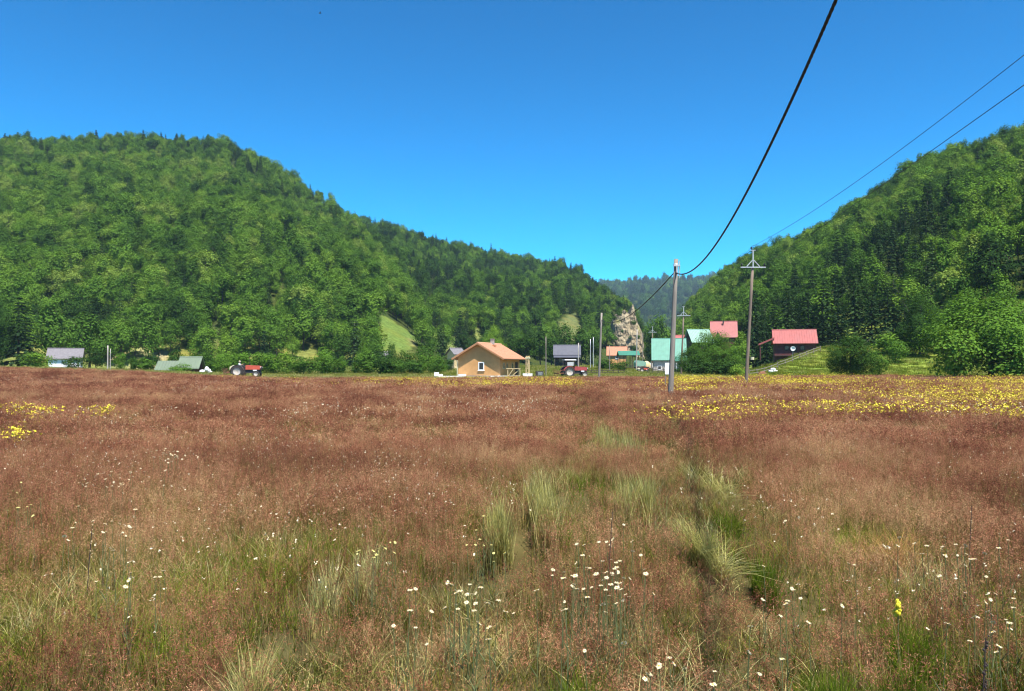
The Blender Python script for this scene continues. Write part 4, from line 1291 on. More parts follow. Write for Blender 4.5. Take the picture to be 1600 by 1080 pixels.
# rock cliff at the end of the ridge ------------------------------------------------
def cliff():
    rng = np.random.default_rng(3)
    bm = bmesh.new()
    Yc = 352.0
    base = at(980, 556, Yc)
    n_u, n_v = 90, 80
    rows = []
    prof_x = [955, 957, 960, 968, 975, 980, 984, 988, 991, 996, 1002, 1006]
    prof_y = [520, 500, 492, 489, 484, 489, 492, 474, 488, 505, 516, 545]
    for i in range(n_u):
        px = 953 + 54 * i / (n_u - 1)
        yt = np.interp(px, prof_x, prof_y)
        col = []
        for j in range(n_v):
            t = j / (n_v - 1)
            py = 562 + (yt - 562) * t
            w = (px - 980) / 27
            dep = Yc + 9 * w * w + 8 * t ** 1.3
            p = at(px, py, dep)
            a, c = p.x, p.z
            d = 3.2 * float(fbm(np.array([a / 7.0]), np.array([c / 11.0]), 41, 4)[0]) + 2.0 * abs(float(fbm(np.array([a / 2.2]), np.array([c / 4.0]), 45, 3)[0]))
            p.y -= d
            col.append(bm.verts.new(p - base))
        pb = at(px, yt + 3, Yc + 40); pb.y = Yc + 34
        col.append(bm.verts.new(Vector((p.x, Yc + 30, p.z - 4)) - base))
        rows.append(col)
    for i in range(n_u - 1):
        for j in range(n_v): bm.faces.new((rows[i][j], rows[i + 1][j], rows[i + 1][j + 1], rows[i][j + 1]))
    bmesh.ops.recalc_face_normals(bm, faces=bm.faces)
    me = bpy.data.meshes.new('rock_cliff'); bm.to_mesh(me); bm.free(); me.materials.append(M['rock'])
    o = link('rock_cliff', me, None, base)
    tag(o, 'bare tan rock cliff with a small pinnacle at the end of the wooded ridge', 'cliff')
cliff()

# ------------------------------------------------------------------ hand placed trees and shrubs
prng = np.random.default_rng(11)
def shrub(px, yb, yt, wpx, Y, tint, label, group, kind='shrub'):
    g = G(px, Y)
    base = g.z
    h = at(px, yt, Y).z - base
    w = wpx * Y / F
    if kind == 'big':
        v = prng.integers(4); cr, tk, uh, uw, nm, cat = BIG[v], BIG_T[v], 10, [11, 9, 10, 12][v], 'bushy_tree', 'tree'
    elif kind == 'conifer':
        v = prng.integers(2); cr, tk, uh, uw, nm, cat = BIGC[v], CONI_T[v], 14, 6.5, 'conifer_tree', 'conifer'
    elif kind == 'tree':
        v = prng.integers(NB); cr, tk, uh, uw, nm, cat = BROAD[v], BROAD_T[v], 12, 8.2, 'broadleaf_tree', 'tree'
    else:
        v = prng.integers(NS); cr, tk, uh, uw, nm, cat = SHRUB[v], SHRUB_T[v], 4, [5.2, 4.2, 6.0, 4.6, 3.6][v], 'shrub', 'shrub'
    t = plant(nm, cr, tk, g, (w / uw, w / uw, h / uh), prng.uniform(0, 6.28), tint, label, cat, group, 'stems' if nm == 'shrub' else 'trunk')
    return t
# right side, near
shrub(1548, 584, 456, 190, 92, .62, 'largest bright green bushy tree at the right meadow edge', None, 'big')
shrub(1602, 584, 470, 120, 96, .55, 'bright bushy tree cut by the right frame edge', None, 'big')
shrub(1492, 584, 505, 95, 89, .66, 'low bushy growth at the left foot of the largest right tree', None)
shrub(1575, 585, 528, 130, 87, .60, 'low wide shrub under the bushy tree at the right frame edge', None)
shrub(1330, 582, 527, 86, 97, .28, 'dark green rounded shrub alone before the grassy bank', None, 'big')
shrub(1368, 583, 548, 40, 99, .5, 'pale green shrub touching the dark rounded shrub on its right', None)
shrub(1392, 535, 519, 60, 126, .72, 'yellow green low shrub on top of the bank', None)
shrub(1437, 565, 466, 70, 124, .22, 'dark olive bushy tree at the head of the hollow in the bank', None, 'big')
shrub(1476, 560, 470, 60, 128, .10, 'very dark tree between olive tree and largest right tree', None, 'big')
shrub(1400, 545, 528, 40, 118, .55, 'grey green scrub beside the hollow in the bank', None)
for i, (px, yt, w, Y, tn) in enumerate([(1178, 448, 60, 165, .35), (1210, 470, 54, 160, .25), (1232, 440, 60, 172, .55), (1262, 455, 62, 160, .35), (1290, 432, 66, 158, .55), (1312, 470, 56, 148, .4),
                                        (1338, 428, 66, 156, .7), (1362, 452, 60, 147, .45), (1388, 440, 62, 150, .65), (1412, 460, 54, 142, .5), (1285, 488, 46, 150, .2), (1196, 492, 44, 152, .3)]):
    shrub(px, 0, yt, w, Y, tn, 'tall dark spruce in the stand between the cabin and the bank hollow', 'spruces behind the cabin', 'conifer')
# willow clump
WL = 'willow shrubs before the village'
shrub(1083, 583, 540, 58, 116, .34, 'dark dusty willow shrub, left part of the clump by the crossarm pole', WL, 'big')
shrub(1112, 583, 516, 74, 121, .48, 'tallest willow shrub in the middle of the clump', WL, 'big')
shrub(1140, 583, 537, 54, 119, .52, 'olive willow shrub, right part of the clump below the red roof', WL, 'big')
shrub(1098, 583, 562, 60, 112, .16, 'low dark shrub at the foot of the willow clump', WL)
shrub(1133, 583, 560, 50, 112, .24, 'low brownish shrub at the right foot of the willow clump', WL)
shrub(1153, 584, 570, 34, 108, .85, 'small bright green bush between the willow clump and the crossarm pole', None)
shrub(1158, 560, 522, 40, 150, .75, 'yellow green young tree right of the willow clump', None, 'tree')
# village
shrub(1030, 560, 488, 46, 290, .55, 'yellow green round tree in the gap behind the mint green roof', None, 'tree')
shrub(1021, 560, 506, 28, 280, .25, 'dark tree beside the cliff foot left of the yellow green tree', None, 'tree')
shrub(773, 560, 511, 42, 205, .82, 'bright round tree behind the orange cottage roof', None, 'big')
for i, (px, yt, w, Y, tn) in enumerate([(800, 525, 40, 215, .2), (822, 522, 44, 210, .3), (845, 518, 40, 222, .25), (862, 524, 36, 232, .3), (925, 520, 40, 245, .3), (908, 515, 40, 240, .35), (880, 505, 44, 245, .35)]):
    shrub(px, 0, yt, w, Y, tn, 'dusky tree in the row behind the dark house and the cottage', 'trees behind the dark house', 'tree')
for px, py_, hh in [(960, 500, 1.2), (968, 494, 1.6), (972, 520, .9), (990, 508, 1.4), (984, 530, .8), (997, 530, 1.2), (963, 532, 1.0), (992, 548, 1.6), (970, 550, 1.5)]:
    g_ = at(px, py_, 350.5)
    plant('ledge_bush', SHRUB[1], SHRUB_T[1], g_, (hh * .5, hh * .5, hh * .4), px, .35, 'small bush clinging to a ledge of the tan rock cliff', 'bush', 'bushes on the cliff', 'stems')
for px, yt, w, Y, tn, lb in [(948, 561, 46, 165, .3, 'grey green hedge shrub below the salmon orange roof'), (895, 570, 26, 140, .42, 'small shrub before the dark house porch'), (972, 565, 30, 160, .35, 'low shrub left of the pavilion'),
                             (1062, 570, 26, 142, .25, 'low dark shrub beside the mint house terrace'), (690, 566, 20, 140, .55, 'small green shrub left of the grey roofed hut')]:
    shrub(px, 0, yt, w, Y, tn, lb, None)
# left side, near
for px, yt, w, Y, tn, kd, lb in [(30, 462, 78, 168, .22, 'conifer', 'grey green large conifer at the far left edge'), (-8, 455, 76, 165, .28, 'big', 'grey green broad tree cut by the left frame edge'),
                                 (78, 478, 66, 178, .50, 'tree', 'olive green tree right of the large left conifer'), (140, 485, 62, 172, .42, 'tree', 'olive brown tree behind the white cottage'),
                                 (116, 556, 34, 112, .22, 'shrub', 'dark round bush hiding the right half of the white cottage'), (56, 551, 52, 118, .72, 'shrub', 'bright green bush left of the white cottage'),
                                 (150, 545, 34, 136, .12, 'tree', 'dark drooping tree right of the white cottage'), (188, 550, 22, 122, .55, 'shrub', 'green bush right of the two pale posts'),
                                 (209, 556, 14, 124, .3, 'shrub', 'narrow bush on the tan bare ground'), (276, 547, 34, 134, .22, 'shrub', 'dark bluish bush behind the sage shed roof'),
                                 (298, 542, 34, 142, .5, 'shrub', 'green bush above the sage shed ridge'), (324, 551, 26, 132, .36, 'shrub', 'grey green bush right of the sage shed'),
                                 (355, 522, 36, 150, .85, 'tree', 'bright green young tree left behind the open tractor'), (345, 556, 40, 126, .62, 'shrub', 'green thicket bush left of the open tractor'),
                                 (372, 552, 44, 128, .62, 'shrub', 'green thicket bush right behind the tractor driver'), (402, 551, 46, 130, .66, 'shrub', 'green thicket bush above the tractor bonnet'),
                                 (428, 553, 40, 128, .60, 'shrub', 'green thicket bush just right of the open tractor'), (505, 543, 44, 150, .64, 'shrub', 'round light green shrub in the middle of the left hedgerow'),
                                 (568, 538, 26, 160, .6, 'tree', 'pale silvery young tree left of the clearing'), (588, 520, 34, 172, .5, 'tree', 'olive tree at the left edge of the clearing'),
                                 (612, 535, 18, 150, .3, 'tree', 'thin dark young tree before the clearing'), (665, 535, 40, 150, .35, 'shrub', 'dark round shrub at the right foot of the clearing'),
                                 (640, 552, 60, 128, .3, 'shrub', 'wide dark green shrub left of the white plank'), (610, 560, 40, 122, .4, 'shrub', 'dark green shrub at the meadow edge below the clearing'),
                                 (683, 555, 34, 130, .42, 'shrub', 'shrub at the right end of the left hedgerow'), (700, 560, 26, 150, .25, 'shrub', 'dark shrub against the hut wall')]:
    shrub(px, 0, yt, w, Y, tn, lb, None, kd)
for k in range(30):
    px = 225 + k * 15.6 + prng.uniform(-5, 5)
    Y = prng.uniform(118, 150)
    hgt = prng.uniform(2.0, 4.2)
    if 250 < px < 318: hgt *= .45
    g = G(px, Y)
    yt = project(g.x, Y, g.z + hgt)[1]
    shrub(px, 0, yt, prng.uniform(24, 44), Y, np.clip(prng.normal(.52, .14), 0, 1), 'green shrub in the long hedgerow between the left hill and the meadow', 'hedgerow shrubs on the left')

# ------------------------------------------------------------------ meadow plants
def ribbons(rng, base, height_, width, lean, bendz=.35, segs=2):
    """thin bent blades; returns (n*segs,4,3)"""
    n = len(base)
    a = rng.uniform(0, 6.283, n); d = np.stack([np.cos(a), np.sin(a), np.zeros(n)], 1)
    b = rng.uniform(0, 6.283, n); wd = np.stack([np.cos(b), np.sin(b), np.zeros(n)], 1)
    out = []
    prev = base; pw = width
    for k in range(1, segs + 1):
        t = k / segs
        off = lean * t ** 1.7
        p = base + d * (off * height_)[:, None]
        p[:, 2] = base[:, 2] + height_ * (t - bendz * lean * t * t)
        w = width * (1 - t) ** .7 + width * .12
        out.append(np.stack([prev - wd * pw[:, None] / 2, prev + wd * pw[:, None] / 2, p + wd * w[:, None] / 2, p - wd * w[:, None] / 2], 1))
        prev, pw = p, w
    return np.concatenate(out), prev, d

def tuft_pts(rng, n, Rr, k=11, sp=.095):
    """stems gathered in tufts with gaps between them"""
    c = disc_pts(rng, k, Rr * .95)
    j = rng.choice(k, n, p=(lambda w: w / w.sum())(rng.uniform(.3, 1.6, k)))
    p = c[j] + rng.normal(size=(n, 3)) * Rr * sp; p[:, 2] = 0
    return p

def disc_pts(rng, n, Rr, e=.6):
    r = Rr * rng.random(n) ** e; a = rng.uniform(0, 6.283, n)
    return np.stack([r * np.cos(a), r * np.sin(a), np.zeros(n)], 1)

def grass_patch(rng, Rr, n_culm, n_blade, ph, sliv, sl_len, sl_w, pan_r, blade_h=(.12, .34), blade_w=.004, stem_w=.0018, culm_mat=2, blade_mat=0, lean=.25):
    Q = []; mi = []
    if n_blade:
        b = tuft_pts(rng, n_blade, Rr)
        q, _, _ = ribbons(rng, b, rng.uniform(*blade_h, n_blade), blade_w * rng.uniform(.6, 1.4, n_blade), rng.uniform(.1, .9, n_blade), segs=3 if blade_w < .01 else 2)
        Q.append(q); mi.append(np.full(len(q), blade_mat))
    if n_culm:
        b = tuft_pts(rng, n_culm, Rr)
        h = rng.uniform(*ph, n_culm) * np.where(rng.random(n_culm) < .10, 1.25, 1)
        q, tip, d = ribbons(rng, b, h, stem_w * np.ones(n_culm), rng.uniform(.02, lean, n_culm) , segs=2)
        Q.append(q); mi.append(np.full(len(q), 1))
        k = np.repeat(np.arange(n_culm), sliv); m = len(k)
        pl = rng.uniform(.10, .20, n_culm)
        t = rng.random(m)
        axis = unit(d * .25 + np.array([0, 0, 1.0]))[k]
        o = tip[k] - axis * (pl[k] * (1 - t))[:, None] * 1.0
        an = rng.uniform(0, 6.283, m); rad = np.stack([np.cos(an), np.sin(an), rng.uniform(.1, 1.3, m)], 1); rad = unit(rad)
        rr = pan_r * (1.05 - t) * rng.uniform(.15, 1, m)
        p0 = o + rad * rr[:, None]
        dr = unit(rad + rng.normal(size=(m, 3)) * .35)
        L = sl_len * rng.uniform(.5, 1.4, m); p1 = p0 + dr * L[:, None]
        side = unit(np.cross(dr, rng.normal(size=(m, 3)))); w = sl_w * rng.uniform(.6, 1.4, m)
        q = np.stack([p0 - side * (w * .3)[:, None], p0 + side * (w * .3)[:, None], (p0 + p1) / 2 + side * (w * .5)[:, None] + dr * (L * .1)[:, None], p1], 1)
        Q.append(q); mi.append(np.full(m, culm_mat))
    return np.concatenate(Q), np.concatenate(mi)

GM = ['blade', 'stem', 'panicle', 'green_blade', 'straw']
mg = np.random.default_rng(17)
def patches(prefix, Rr, kc, kb, sliv, sl_len, sl_w, pan_r, bw, sw):
    L = []
    for i in range(4):   # red seed heads over sparse leaves
        L.append(quads_mesh(prefix, *grass_patch(mg, Rr, int(kc * [1, .85, 1.1, .9][i]), int(kb * .8), [(.30, .52), (.26, .46), (.34, .58), (.28, .50)][i], sliv, sl_len, sl_w, pan_r, blade_w=bw, stem_w=sw), GM))
    for i in range(3):   # greener: more leaves, few heads
        L.append(quads_mesh(prefix, *grass_patch(mg, Rr, int(kc * .30), int(kb * 1.5), (.24, .46), sliv, sl_len, sl_w, pan_r, blade_h=(.14, .36), blade_w=bw, stem_w=sw, blade_mat=[0, 3, 0][i]), GM))
    for i in range(2):   # dry straw coloured
        L.append(quads_mesh(prefix, *grass_patch(mg, Rr, int(kc * .35), int(kb * 1.1), (.24, .44), sliv, sl_len, sl_w, pan_r, blade_h=(.14, .38), blade_w=bw, stem_w=sw, blade_mat=4 if i == 0 else 0, culm_mat=1), GM))
    return protos(prefix, L)
near_c = patches('meadow_near', .42, 92, 120, 28, .012, .0026, .034, .0042, .0016)
mid_c = patches('meadow_mid', .62, 100, 90, 17, .026, .0060, .040, .0075, .003)
far_c = patches('meadow_far', 1.15, 170, 150, 11, .050, .014, .055, .018, .006)

TG = 'pale grass tussocks along the wheel tracks'
TUS = [
    (782, 845, .14, .52, 900, 'straw', 'pale straw tussock left of the left wheel track, nearest of the pale ones', dict(group=TG, lean=(.05, .4), sy=6)),
    (845, 790, .17, .50, 1100, 'straw', 'pale straw tussock in the left wheel track beside the nearest pale one', dict(group=TG, lean=(.05, .4), sy=8)),
    (876, 812, .12, .34, 260, 'green_blade', 'fresh green tuft tucked behind the pale tussocks', dict(lean=(.1, .6), sy=3)),
    (1002, 785, .24, .48, 900, 'straw', 'pale straw tussock between the two wheel tracks', dict(group=TG, lean=(.05, .5), sy=4.5)),
    (966, 688, .42, .50, 800, 'straw', 'small bright pale tussock farthest along the left track', dict(group=TG, lean=(.05, .4), sy=5)),
    (912, 752, .26, .34, 300, 'green_blade', 'green patch of grass beside the left wheel track', dict(lean=(.2, .9), sy=3)),
    (1105, 745, .20, .40, 420, 'straw', 'combed pale straw grass in the right wheel track, farther one', dict(group=TG, lean=(.3, .9), sy=6)),
    (1105, 850, .11, .40, 420, 'straw', 'combed pale straw grass in the right wheel track, nearer one', dict(group=TG, lean=(.3, .9), sy=5)),
    (1135, 805, .14, .32, 260, 'green_blade', 'green leafy tuft at the right edge of the right track', dict(lean=(.2, .9), sy=3)),
    (1198, 895, .09, .34, 420, 'green_blade', 'green grass tuft right of the right wheel track', dict(lean=(.05, .5), sy=3)),
    (570, 888, .12, .38, 460, 'straw', 'pale yellowish tussock under the cream flowers left of centre', dict(lean=(.05, .5), sy=3)),
    (500, 930, .09, .42, 300, 'straw', 'thin pale tussock left of the yellowish one', dict(lean=(.05, .4), sy=3)),
    (1388, 855, .20, .42, 520, 'dry', 'orange dry arching grass clump on the right', dict(lean=(.3, 1.0))),
    (1425, 1000, .16, .32, 900, 'green_blade', 'dense dark green grass tuft below the yellow flower spike', dict(lean=(.1, .7), sy=1.6)),
    (1300, 1085, .10, .34, 560, 'green_blade', 'bright green grass tuft at the bottom edge, right', dict(lean=(.05, .5))),
    (905, 1080, .12, .32, 560, 'green_blade', 'bright green grass tuft at the bottom edge, centre', dict(lean=(.05, .5))),
    (390, 1080, .08, .46, 300, 'straw', 'tall straw tussock with arching tips at the bottom edge, left', dict(lean=(.1, .8))),
    (1405, 1076, .08, .34, 300, 'green_blade', 'small green tuft at the bottom edge near the dark seed stalk', dict(lean=(.05, .5)))]
BEDS = []
for a in TUS:
    p_ = plane_at(a[0], a[1], .2)
    BEDS.append((p_.x, p_.y, a[2], a[2] * a[-1].get('sy', 1)))

for hx_, hy_, hr_ in ((1455, 1050, .10), (1262, 935, .07), (1215, 955, .05), (1060, 1000, .06)):
    p_ = plane_at(hx_, hy_, .1)
    BEDS.append((p_.x, p_.y, hr_, hr_))

def in_beds(x, y):
    return np.abs(track_d(x, y) + .72) < .30, np.abs(track_d(x, y) - .72) < .30

def meadow_field():
    rng = np.random.default_rng(29)
    zones = ((1.6, 13, .27, near_c), (12.5, 40, .50, mid_c), (39, 106, .95, far_c))
    for zi, (y0, y1, c, coll) in enumerate(zones):
        gx, gy = np.meshgrid(np.arange(-.85 * y1 - 1.5, .85 * y1 + 1.5, c), np.arange(y0, y1, c))
        gx = (gx + rng.uniform(-.5, .5, gx.shape) * c).ravel(); gy = (gy + rng.uniform(-.5, .5, gy.shape) * c).ravel()
        px = 800 + F * gx / gy
        edge = 101 + 5 * fbm(gx / 9, gy / 9, 71) - 9 * smooth(-px, -760, -500) - 7 * smooth(px, 300, 430) * (1 - smooth(px, 630, 665)) - 5 * smooth(px, 640, 670) * (1 - smooth(px, 835, 860))
        k = (np.abs(gx) < .84 * gy + 1.3) & (gy < edge)
        gx, gy, px = gx[k], gy[k], px[k]
        n = len(gx)
        g = fbm(gx / 2.6, gy / 3.2, 83, 4) + .35 * fbm(gx / .7, gy / .7, 87, 2)
        far = smooth(gy, 3.5, 12)
        gthr = np.interp(gy, [2, 4, 7, 12, 30, 110], [.05, .18, .36, .46, .54, .52]) + .18 * smooth(gx / gy, -.35, .4)
        green = g > gthr
        dl, dr_ = in_beds(gx, gy)
        bed = (dl | dr_) & (gy < 60)
        side = (np.abs(track_d(gx, gy)) < 1.7) & (gy < 60)
        straw = (side & (rng.random(n) < .10)) | (bed & (rng.random(n) < np.where(gy > 11, .8, .35))) | (rng.random(n) < .06)
        green &= ~(side & (rng.random(n) < .6))
        straw |= rng.random(n) < .85 * smooth(gy - edge[k], -16, -2) * np.where(px < 1165, 1, .4)
        idx = np.where(straw, rng.integers(7, 9, n), np.where(green, rng.integers(4, 7, n), rng.integers(0, 4, n)))
        hs_ = rng.uniform(.72, 1.18, n) * (1 + .30 * fbm(gx / 2.6, gy / 3.5, 97, 4))
        hs_ *= .92 - .36 * smooth(gy, 62, 92) * np.where((px > 250) & (px < 1165), 1, .5)
        hs_ *= np.where(bed, .66, 1) * np.where(side & ~bed, .92, 1)
        drop = dr_ & (gy < 16) & (rng.random(n) < .06)
        keep = ~drop
        for (tx, ty, ra, rb) in BEDS: keep &= ((gx - tx) / (ra + .16)) ** 2 + ((gy - ty + .12) / (rb + .22)) ** 2 > 1
        z = height(gx, gy)
        pts = np.stack([gx, gy, z], 1)[keep]
        m = keep.sum()
        rot = np.stack([rng.normal(size=m) * .05, rng.normal(size=m) * .05, rng.uniform(0, 6.28, m)], 1)
        w = rng.uniform(.9, 1.15, m)
        scatter('meadow_grass', pts, rot, np.stack([w, w, hs_[keep]], 1), idx[keep], rng.random(m), coll,
                ['foreground meadow grass, reddish seed heads over green blades', 'reddish brown meadow grass across the middle of the field', 'far reddish brown meadow grass up to the village edge'][zi], 'meadow grass')
        print('meadow', zi, m)
meadow_field()

# short green grass beyond the meadow and on the bank
def tuft_mesh(rng, Rr, n, h, w, mats, mi, lean=(.1, .8), segs=2):
    b = disc_pts(rng, n, Rr)
    q, _, _ = ribbons(rng, b, rng.uniform(*h, n), w * rng.uniform(.6, 1.4, n), rng.uniform(*lean, n), segs=segs)
    m = np.array(mi)[rng.integers(0, len(mi), len(q) // segs)]
    return quads_mesh('tuft', q, np.tile(m, segs), mats)
past_c = protos('pasture', [tuft_mesh(mg, 1.0, 160, (.10, .38), .028, GM, [3, 3, 0]) for _ in range(3)] + [tuft_mesh(mg, 1.0, 140, (.15, .5), .028, GM, [0, 4, 3]) for _ in range(2)])
def pasture():
    rng = np.random.default_rng(31)
    gx, gy = np.meshgrid(np.arange(-120, 135, 1.25), np.arange(97, 215, 1.25))
    gx = (gx + rng.uniform(-.6, .6, gx.shape)).ravel(); gy = (gy + rng.uniform(-.6, .6, gy.shape)).ravel()
    px = 800 + F * gx / gy
    edge = 101 + 5 * fbm(gx / 9, gy / 9, 71) - 9 * smooth(-px, -760, -500) - 7 * smooth(px, 300, 430) * (1 - smooth(px, 630, 665)) - 5 * smooth(px, 640, 670) * (1 - smooth(px, 835, 860))
    k = (gy > edge - 1.5) & (px > -80) & (px < 1680) & ((gy < 150) | ((px > 640) & (px < 1170)))
    k &= ~((px > 668) & (px < 838) & (gy > 98) & (gy < 116))
    gx, gy, px = gx[k], gy[k], px[k]; n = len(gx)
    bank = px > 1165
    straw = rng.random(n) < np.where(bank, .12, np.where(gy < 114, .72, .35))
    idx = np.where(straw, rng.integers(3, 5, n), rng.integers(0, 3, n))
    s = rng.uniform(.7, 1.2, n)
    scatter('pasture_grass', np.stack([gx, gy, height(gx, gy)], 1), np.stack([np.zeros(n), np.zeros(n), rng.uniform(0, 6.28, n)], 1), np.stack([s, s, s * np.where(gy < 104, .8, 1.15)], 1), idx, rng.random(n), past_c,
            'short green and straw grass round the village and on the bank', 'grass')
pasture()

# single tussocks and plants one can point at
def tussock(px, py, Rr, h, n, mat, label, cat='grass tussock', lean=(.05, .55), group=None, name='grass_tussock', hh=.2, w=.0035, sx=1.0, sy=1.0):
    p = plane_at(px, py, hh)
    if mat == 'straw': Rr *= .75; lean = (lean[0], lean[1] * .7)
    q, tip, d = ribbons(mg, tuft_pts(mg, n, Rr * 1.1, 9, .22), mg.uniform(h * .45, h, n), w * mg.uniform(.5, 1.6, n), mg.uniform(*lean, n), segs=4)
    o = link(name, quads_mesh(name, q, np.zeros(len(q)), [mat]), None, p)
    o.scale = (sx, sy, 1)
    return tag(o, label, cat, group)
for a in TUS: tussock(*a[:-1], **a[-1])

def stalk(px, py, h, label, beads=34):
    p = plane_at(px, py, h)
    t = empty('dock_stalk', p, 0, label, 'plant')
    MB().tube([(0, 0, 0), (.01, 0, h * .5), (.03, 0, h)], [.004, .003, .002], 6).build('stem', 'dark_wood', t)
    b = MB(); r = random.Random(1)
    for i in range(beads):
        z = h * r.uniform(.62, 1.02); b.ball((.01 + .02 * z / h + r.uniform(-.008, .008), r.uniform(-.008, .008), z), r.uniform(.003, .0065), n=6, m=4)
    b.build('seed_head', 'dark_wood' if beads > 20 else 'timber', t)
stalk(1528, 997, .58, 'single dark brown seed stalk standing in the grass at lower right')
stalk(950, 800, .62, 'thin brown stalk rising between the wheel tracks', 9)
stalk(137, 822, .55, 'dark thin stalk among the daisies at left', 12)
stalk(1512, 790, .6, 'thin brown stalk in the red grass far right', 9)
p = plane_at(1402, 942, .42)
t = empty('yellow_spike_flower', p, 0, 'single bright yellow flower spike above the dark green tuft', 'flower')
MB().tube([(0, 0, 0), (.004, 0, .40)], [.003, .002], 6).build('stem', 'flower_stem', t)
b = MB(); r_ = random.Random(3)
for i in range(16): b.ball((r_.uniform(-.012, .012), r_.uniform(-.012, .012), .36 + .07 * i / 16), (.010, .010, .012), n=6, m=4)
b.build('blossom', 'yellow', t)

# daisies -----------------------------------------------------------------------
def daisy_meshes(rng, size, petals, pm, tilt):
    h = 1.0
    st = MB(); st.tube([(0, 0, 0), (.015, .01, .22), (.0, 0, .45)], [.0022, .0018, .0014], 5)
    st.tube([(.012, .008, .18), (.05, .03, .24)], [.004, .001], 4); st.tube([(.008, .006, .1), (-.04, .02, .17)], [.004, .001], 4)
    hd = MB(); M4 = Matrix.Rotation(tilt, 3, 'X')
    for i in range(petals):
        a = 6.283 * i / petals + rng.uniform(-.08, .08); l = size * rng.uniform(.85, 1.1); w = size * .20
        c, s = math.cos(a), math.sin(a); dz = rng.uniform(-.25, .12) * size
        vs = [(c * .2 * size - s * w * .5, s * .2 * size + c * w * .5, .002), (c * .2 * size + s * w * .5, s * .2 * size - c * w * .5, .002),
              (c * l * .8 + s * w, s * l * .8 - c * w, dz * .6 + .004), (c * l, s * l, dz), (c * l * .8 - s * w, s * l * .8 + c * w, dz * .6 + .004)]
        hd.add([M4 @ Vector(v) for v in vs], [(0, 1, 2, 3, 4)], 0)
    hd.ball(M4 @ Vector((0, 0, .002)), (size * .32, size * .32, size * .16), 1, 9, 5)
    hd.ball(M4 @ Vector((0, 0, -.006)), (size * .22, size * .22, size * .2), 2, 7, 4)
    return st.mesh('daisy_stem', 'flower_stem'), hd.mesh('daisy_head', [pm, 'disc', 'flower_stem'])
drng = np.random.default_rng(41)
DW = [daisy_meshes(drng, .0165, 15, 'white_petal', tl) for tl in (.1, .5, -.4, .8)]
DC = [daisy_meshes(drng, .0155, 14, 'cream_petal', tl) for tl in (.1, .5, -.4, .7)]
def daisies(n, cx, cy, sx, sy, kind, label, group):
    out = []
    for _ in range(n):
        px, py = drng.normal(cx, sx), drng.normal(cy, sy)
        if py < 600: continue
        h = drng.uniform(.36, .56)
        p = plane_at(px, py, h)
        if p is None: continue
        st, hd = kind[drng.integers(4)]
        t = empty('daisy', p, drng.uniform(0, 6.28), label, 'daisy', group)
        d = drng.uniform(.45, .92) * (1 + .02 * max(0, p.y - 4))
        s = link('stem', st, t); s.scale = (1, 1, h / .45)
        k = link('flower_head', hd, t, (0, 0, h)); k.scale = (d, d, d)
daisies(66, 930, 893, 42, 27, DW, 'white daisy in the dense patch right of the pale straw tussocks', 'daisies of the dense centre patch')
daisies(34, 718, 945, 42, 26, DW, 'white daisy in the loose patch below and left of the dense centre patch', 'daisies of the loose centre patch')
daisies(14, 590, 860, 22, 8, DC, 'cream yellow daisy above the yellowish tussock left of centre', 'cream daisies left of centre')
daisies(36, 264, 712, 18, 7, DW, 'white daisy in the compact bright patch in the left meadow', 'daisies of the compact left patch')
daisies(30, 185, 752, 34, 10, DW, 'white daisy in the wide band below the compact left patch', 'daisies of the left band')
daisies(18, 165, 828, 30, 20, DW, 'white daisy among the dark stalk in the lower left meadow', 'daisies round the dark stalk')
daisies(12, 25, 784, 22, 14, DC, 'cream daisy at the left frame edge below the left band', 'cream daisies at the left edge')
daisies(26, 1500, 862, 50, 24, DW, 'white daisy right of the orange dry grass clump', 'daisies right of the dry clump')
daisies(18, 1545, 968, 40, 24, DW, 'white daisy beside the dark brown seed stalk', 'daisies near the seed stalk')
daisies(14, 1050, 1040, 55, 22, DW, 'white daisy near the bottom edge right of centre', 'daisies at the bottom edge')
daisies(10, 765, 852, 24, 20, DC, 'cream flower at the foot of the nearest pale tussock', 'cream flowers at the pale tussock')
daisies(8, 230, 910, 40, 14, DW, 'white daisy in the lower left green and red grass', 'daisies in the lower left')
daisies(14, 1240, 940, 60, 45, DW, 'white daisy between the right track and the dry clump', 'daisies right of the right track')

# uncountable small blossoms of the field
def flower_cluster(rng, Rr, n, h, size, mat):
    b = disc_pts(rng, n, Rr); hh = rng.uniform(*h, n)
    q, tip, _ = ribbons(rng, b, hh, .003 * np.ones(n), rng.uniform(.02, .2, n), segs=1)
    Q = [q]; mi = [np.zeros(len(q))]
    for rep in range(3):
        nr = unit(rng.normal(size=(n, 3)) * .6 + np.array([0, 0, 1.0]))
        l = leaf_quads(rng, tip + rng.normal(size=(n, 3)) * size * .35, nr, size)
        Q.append(l); mi.append(np.ones(len(l)))
    return quads_mesh('flower_cluster', np.concatenate(Q), np.concatenate(mi), ['flower_stem', mat])
fl_c = protos('white_blossom', [flower_cluster(mg, .5, 5, (.30, .54), .015, 'white_petal') for _ in range(3)] + [flower_cluster(mg, 1.1, 7, (.34, .60), .027, 'white_petal') for _ in range(3)])
ye_c = protos('yellow_blossom', [flower_cluster(mg, 1.0, 26, (.26, .50), .048, 'yellow') for _ in range(3)] + [flower_cluster(mg, .35, 40, (.34, .56), .05, 'yellow') for _ in range(2)])
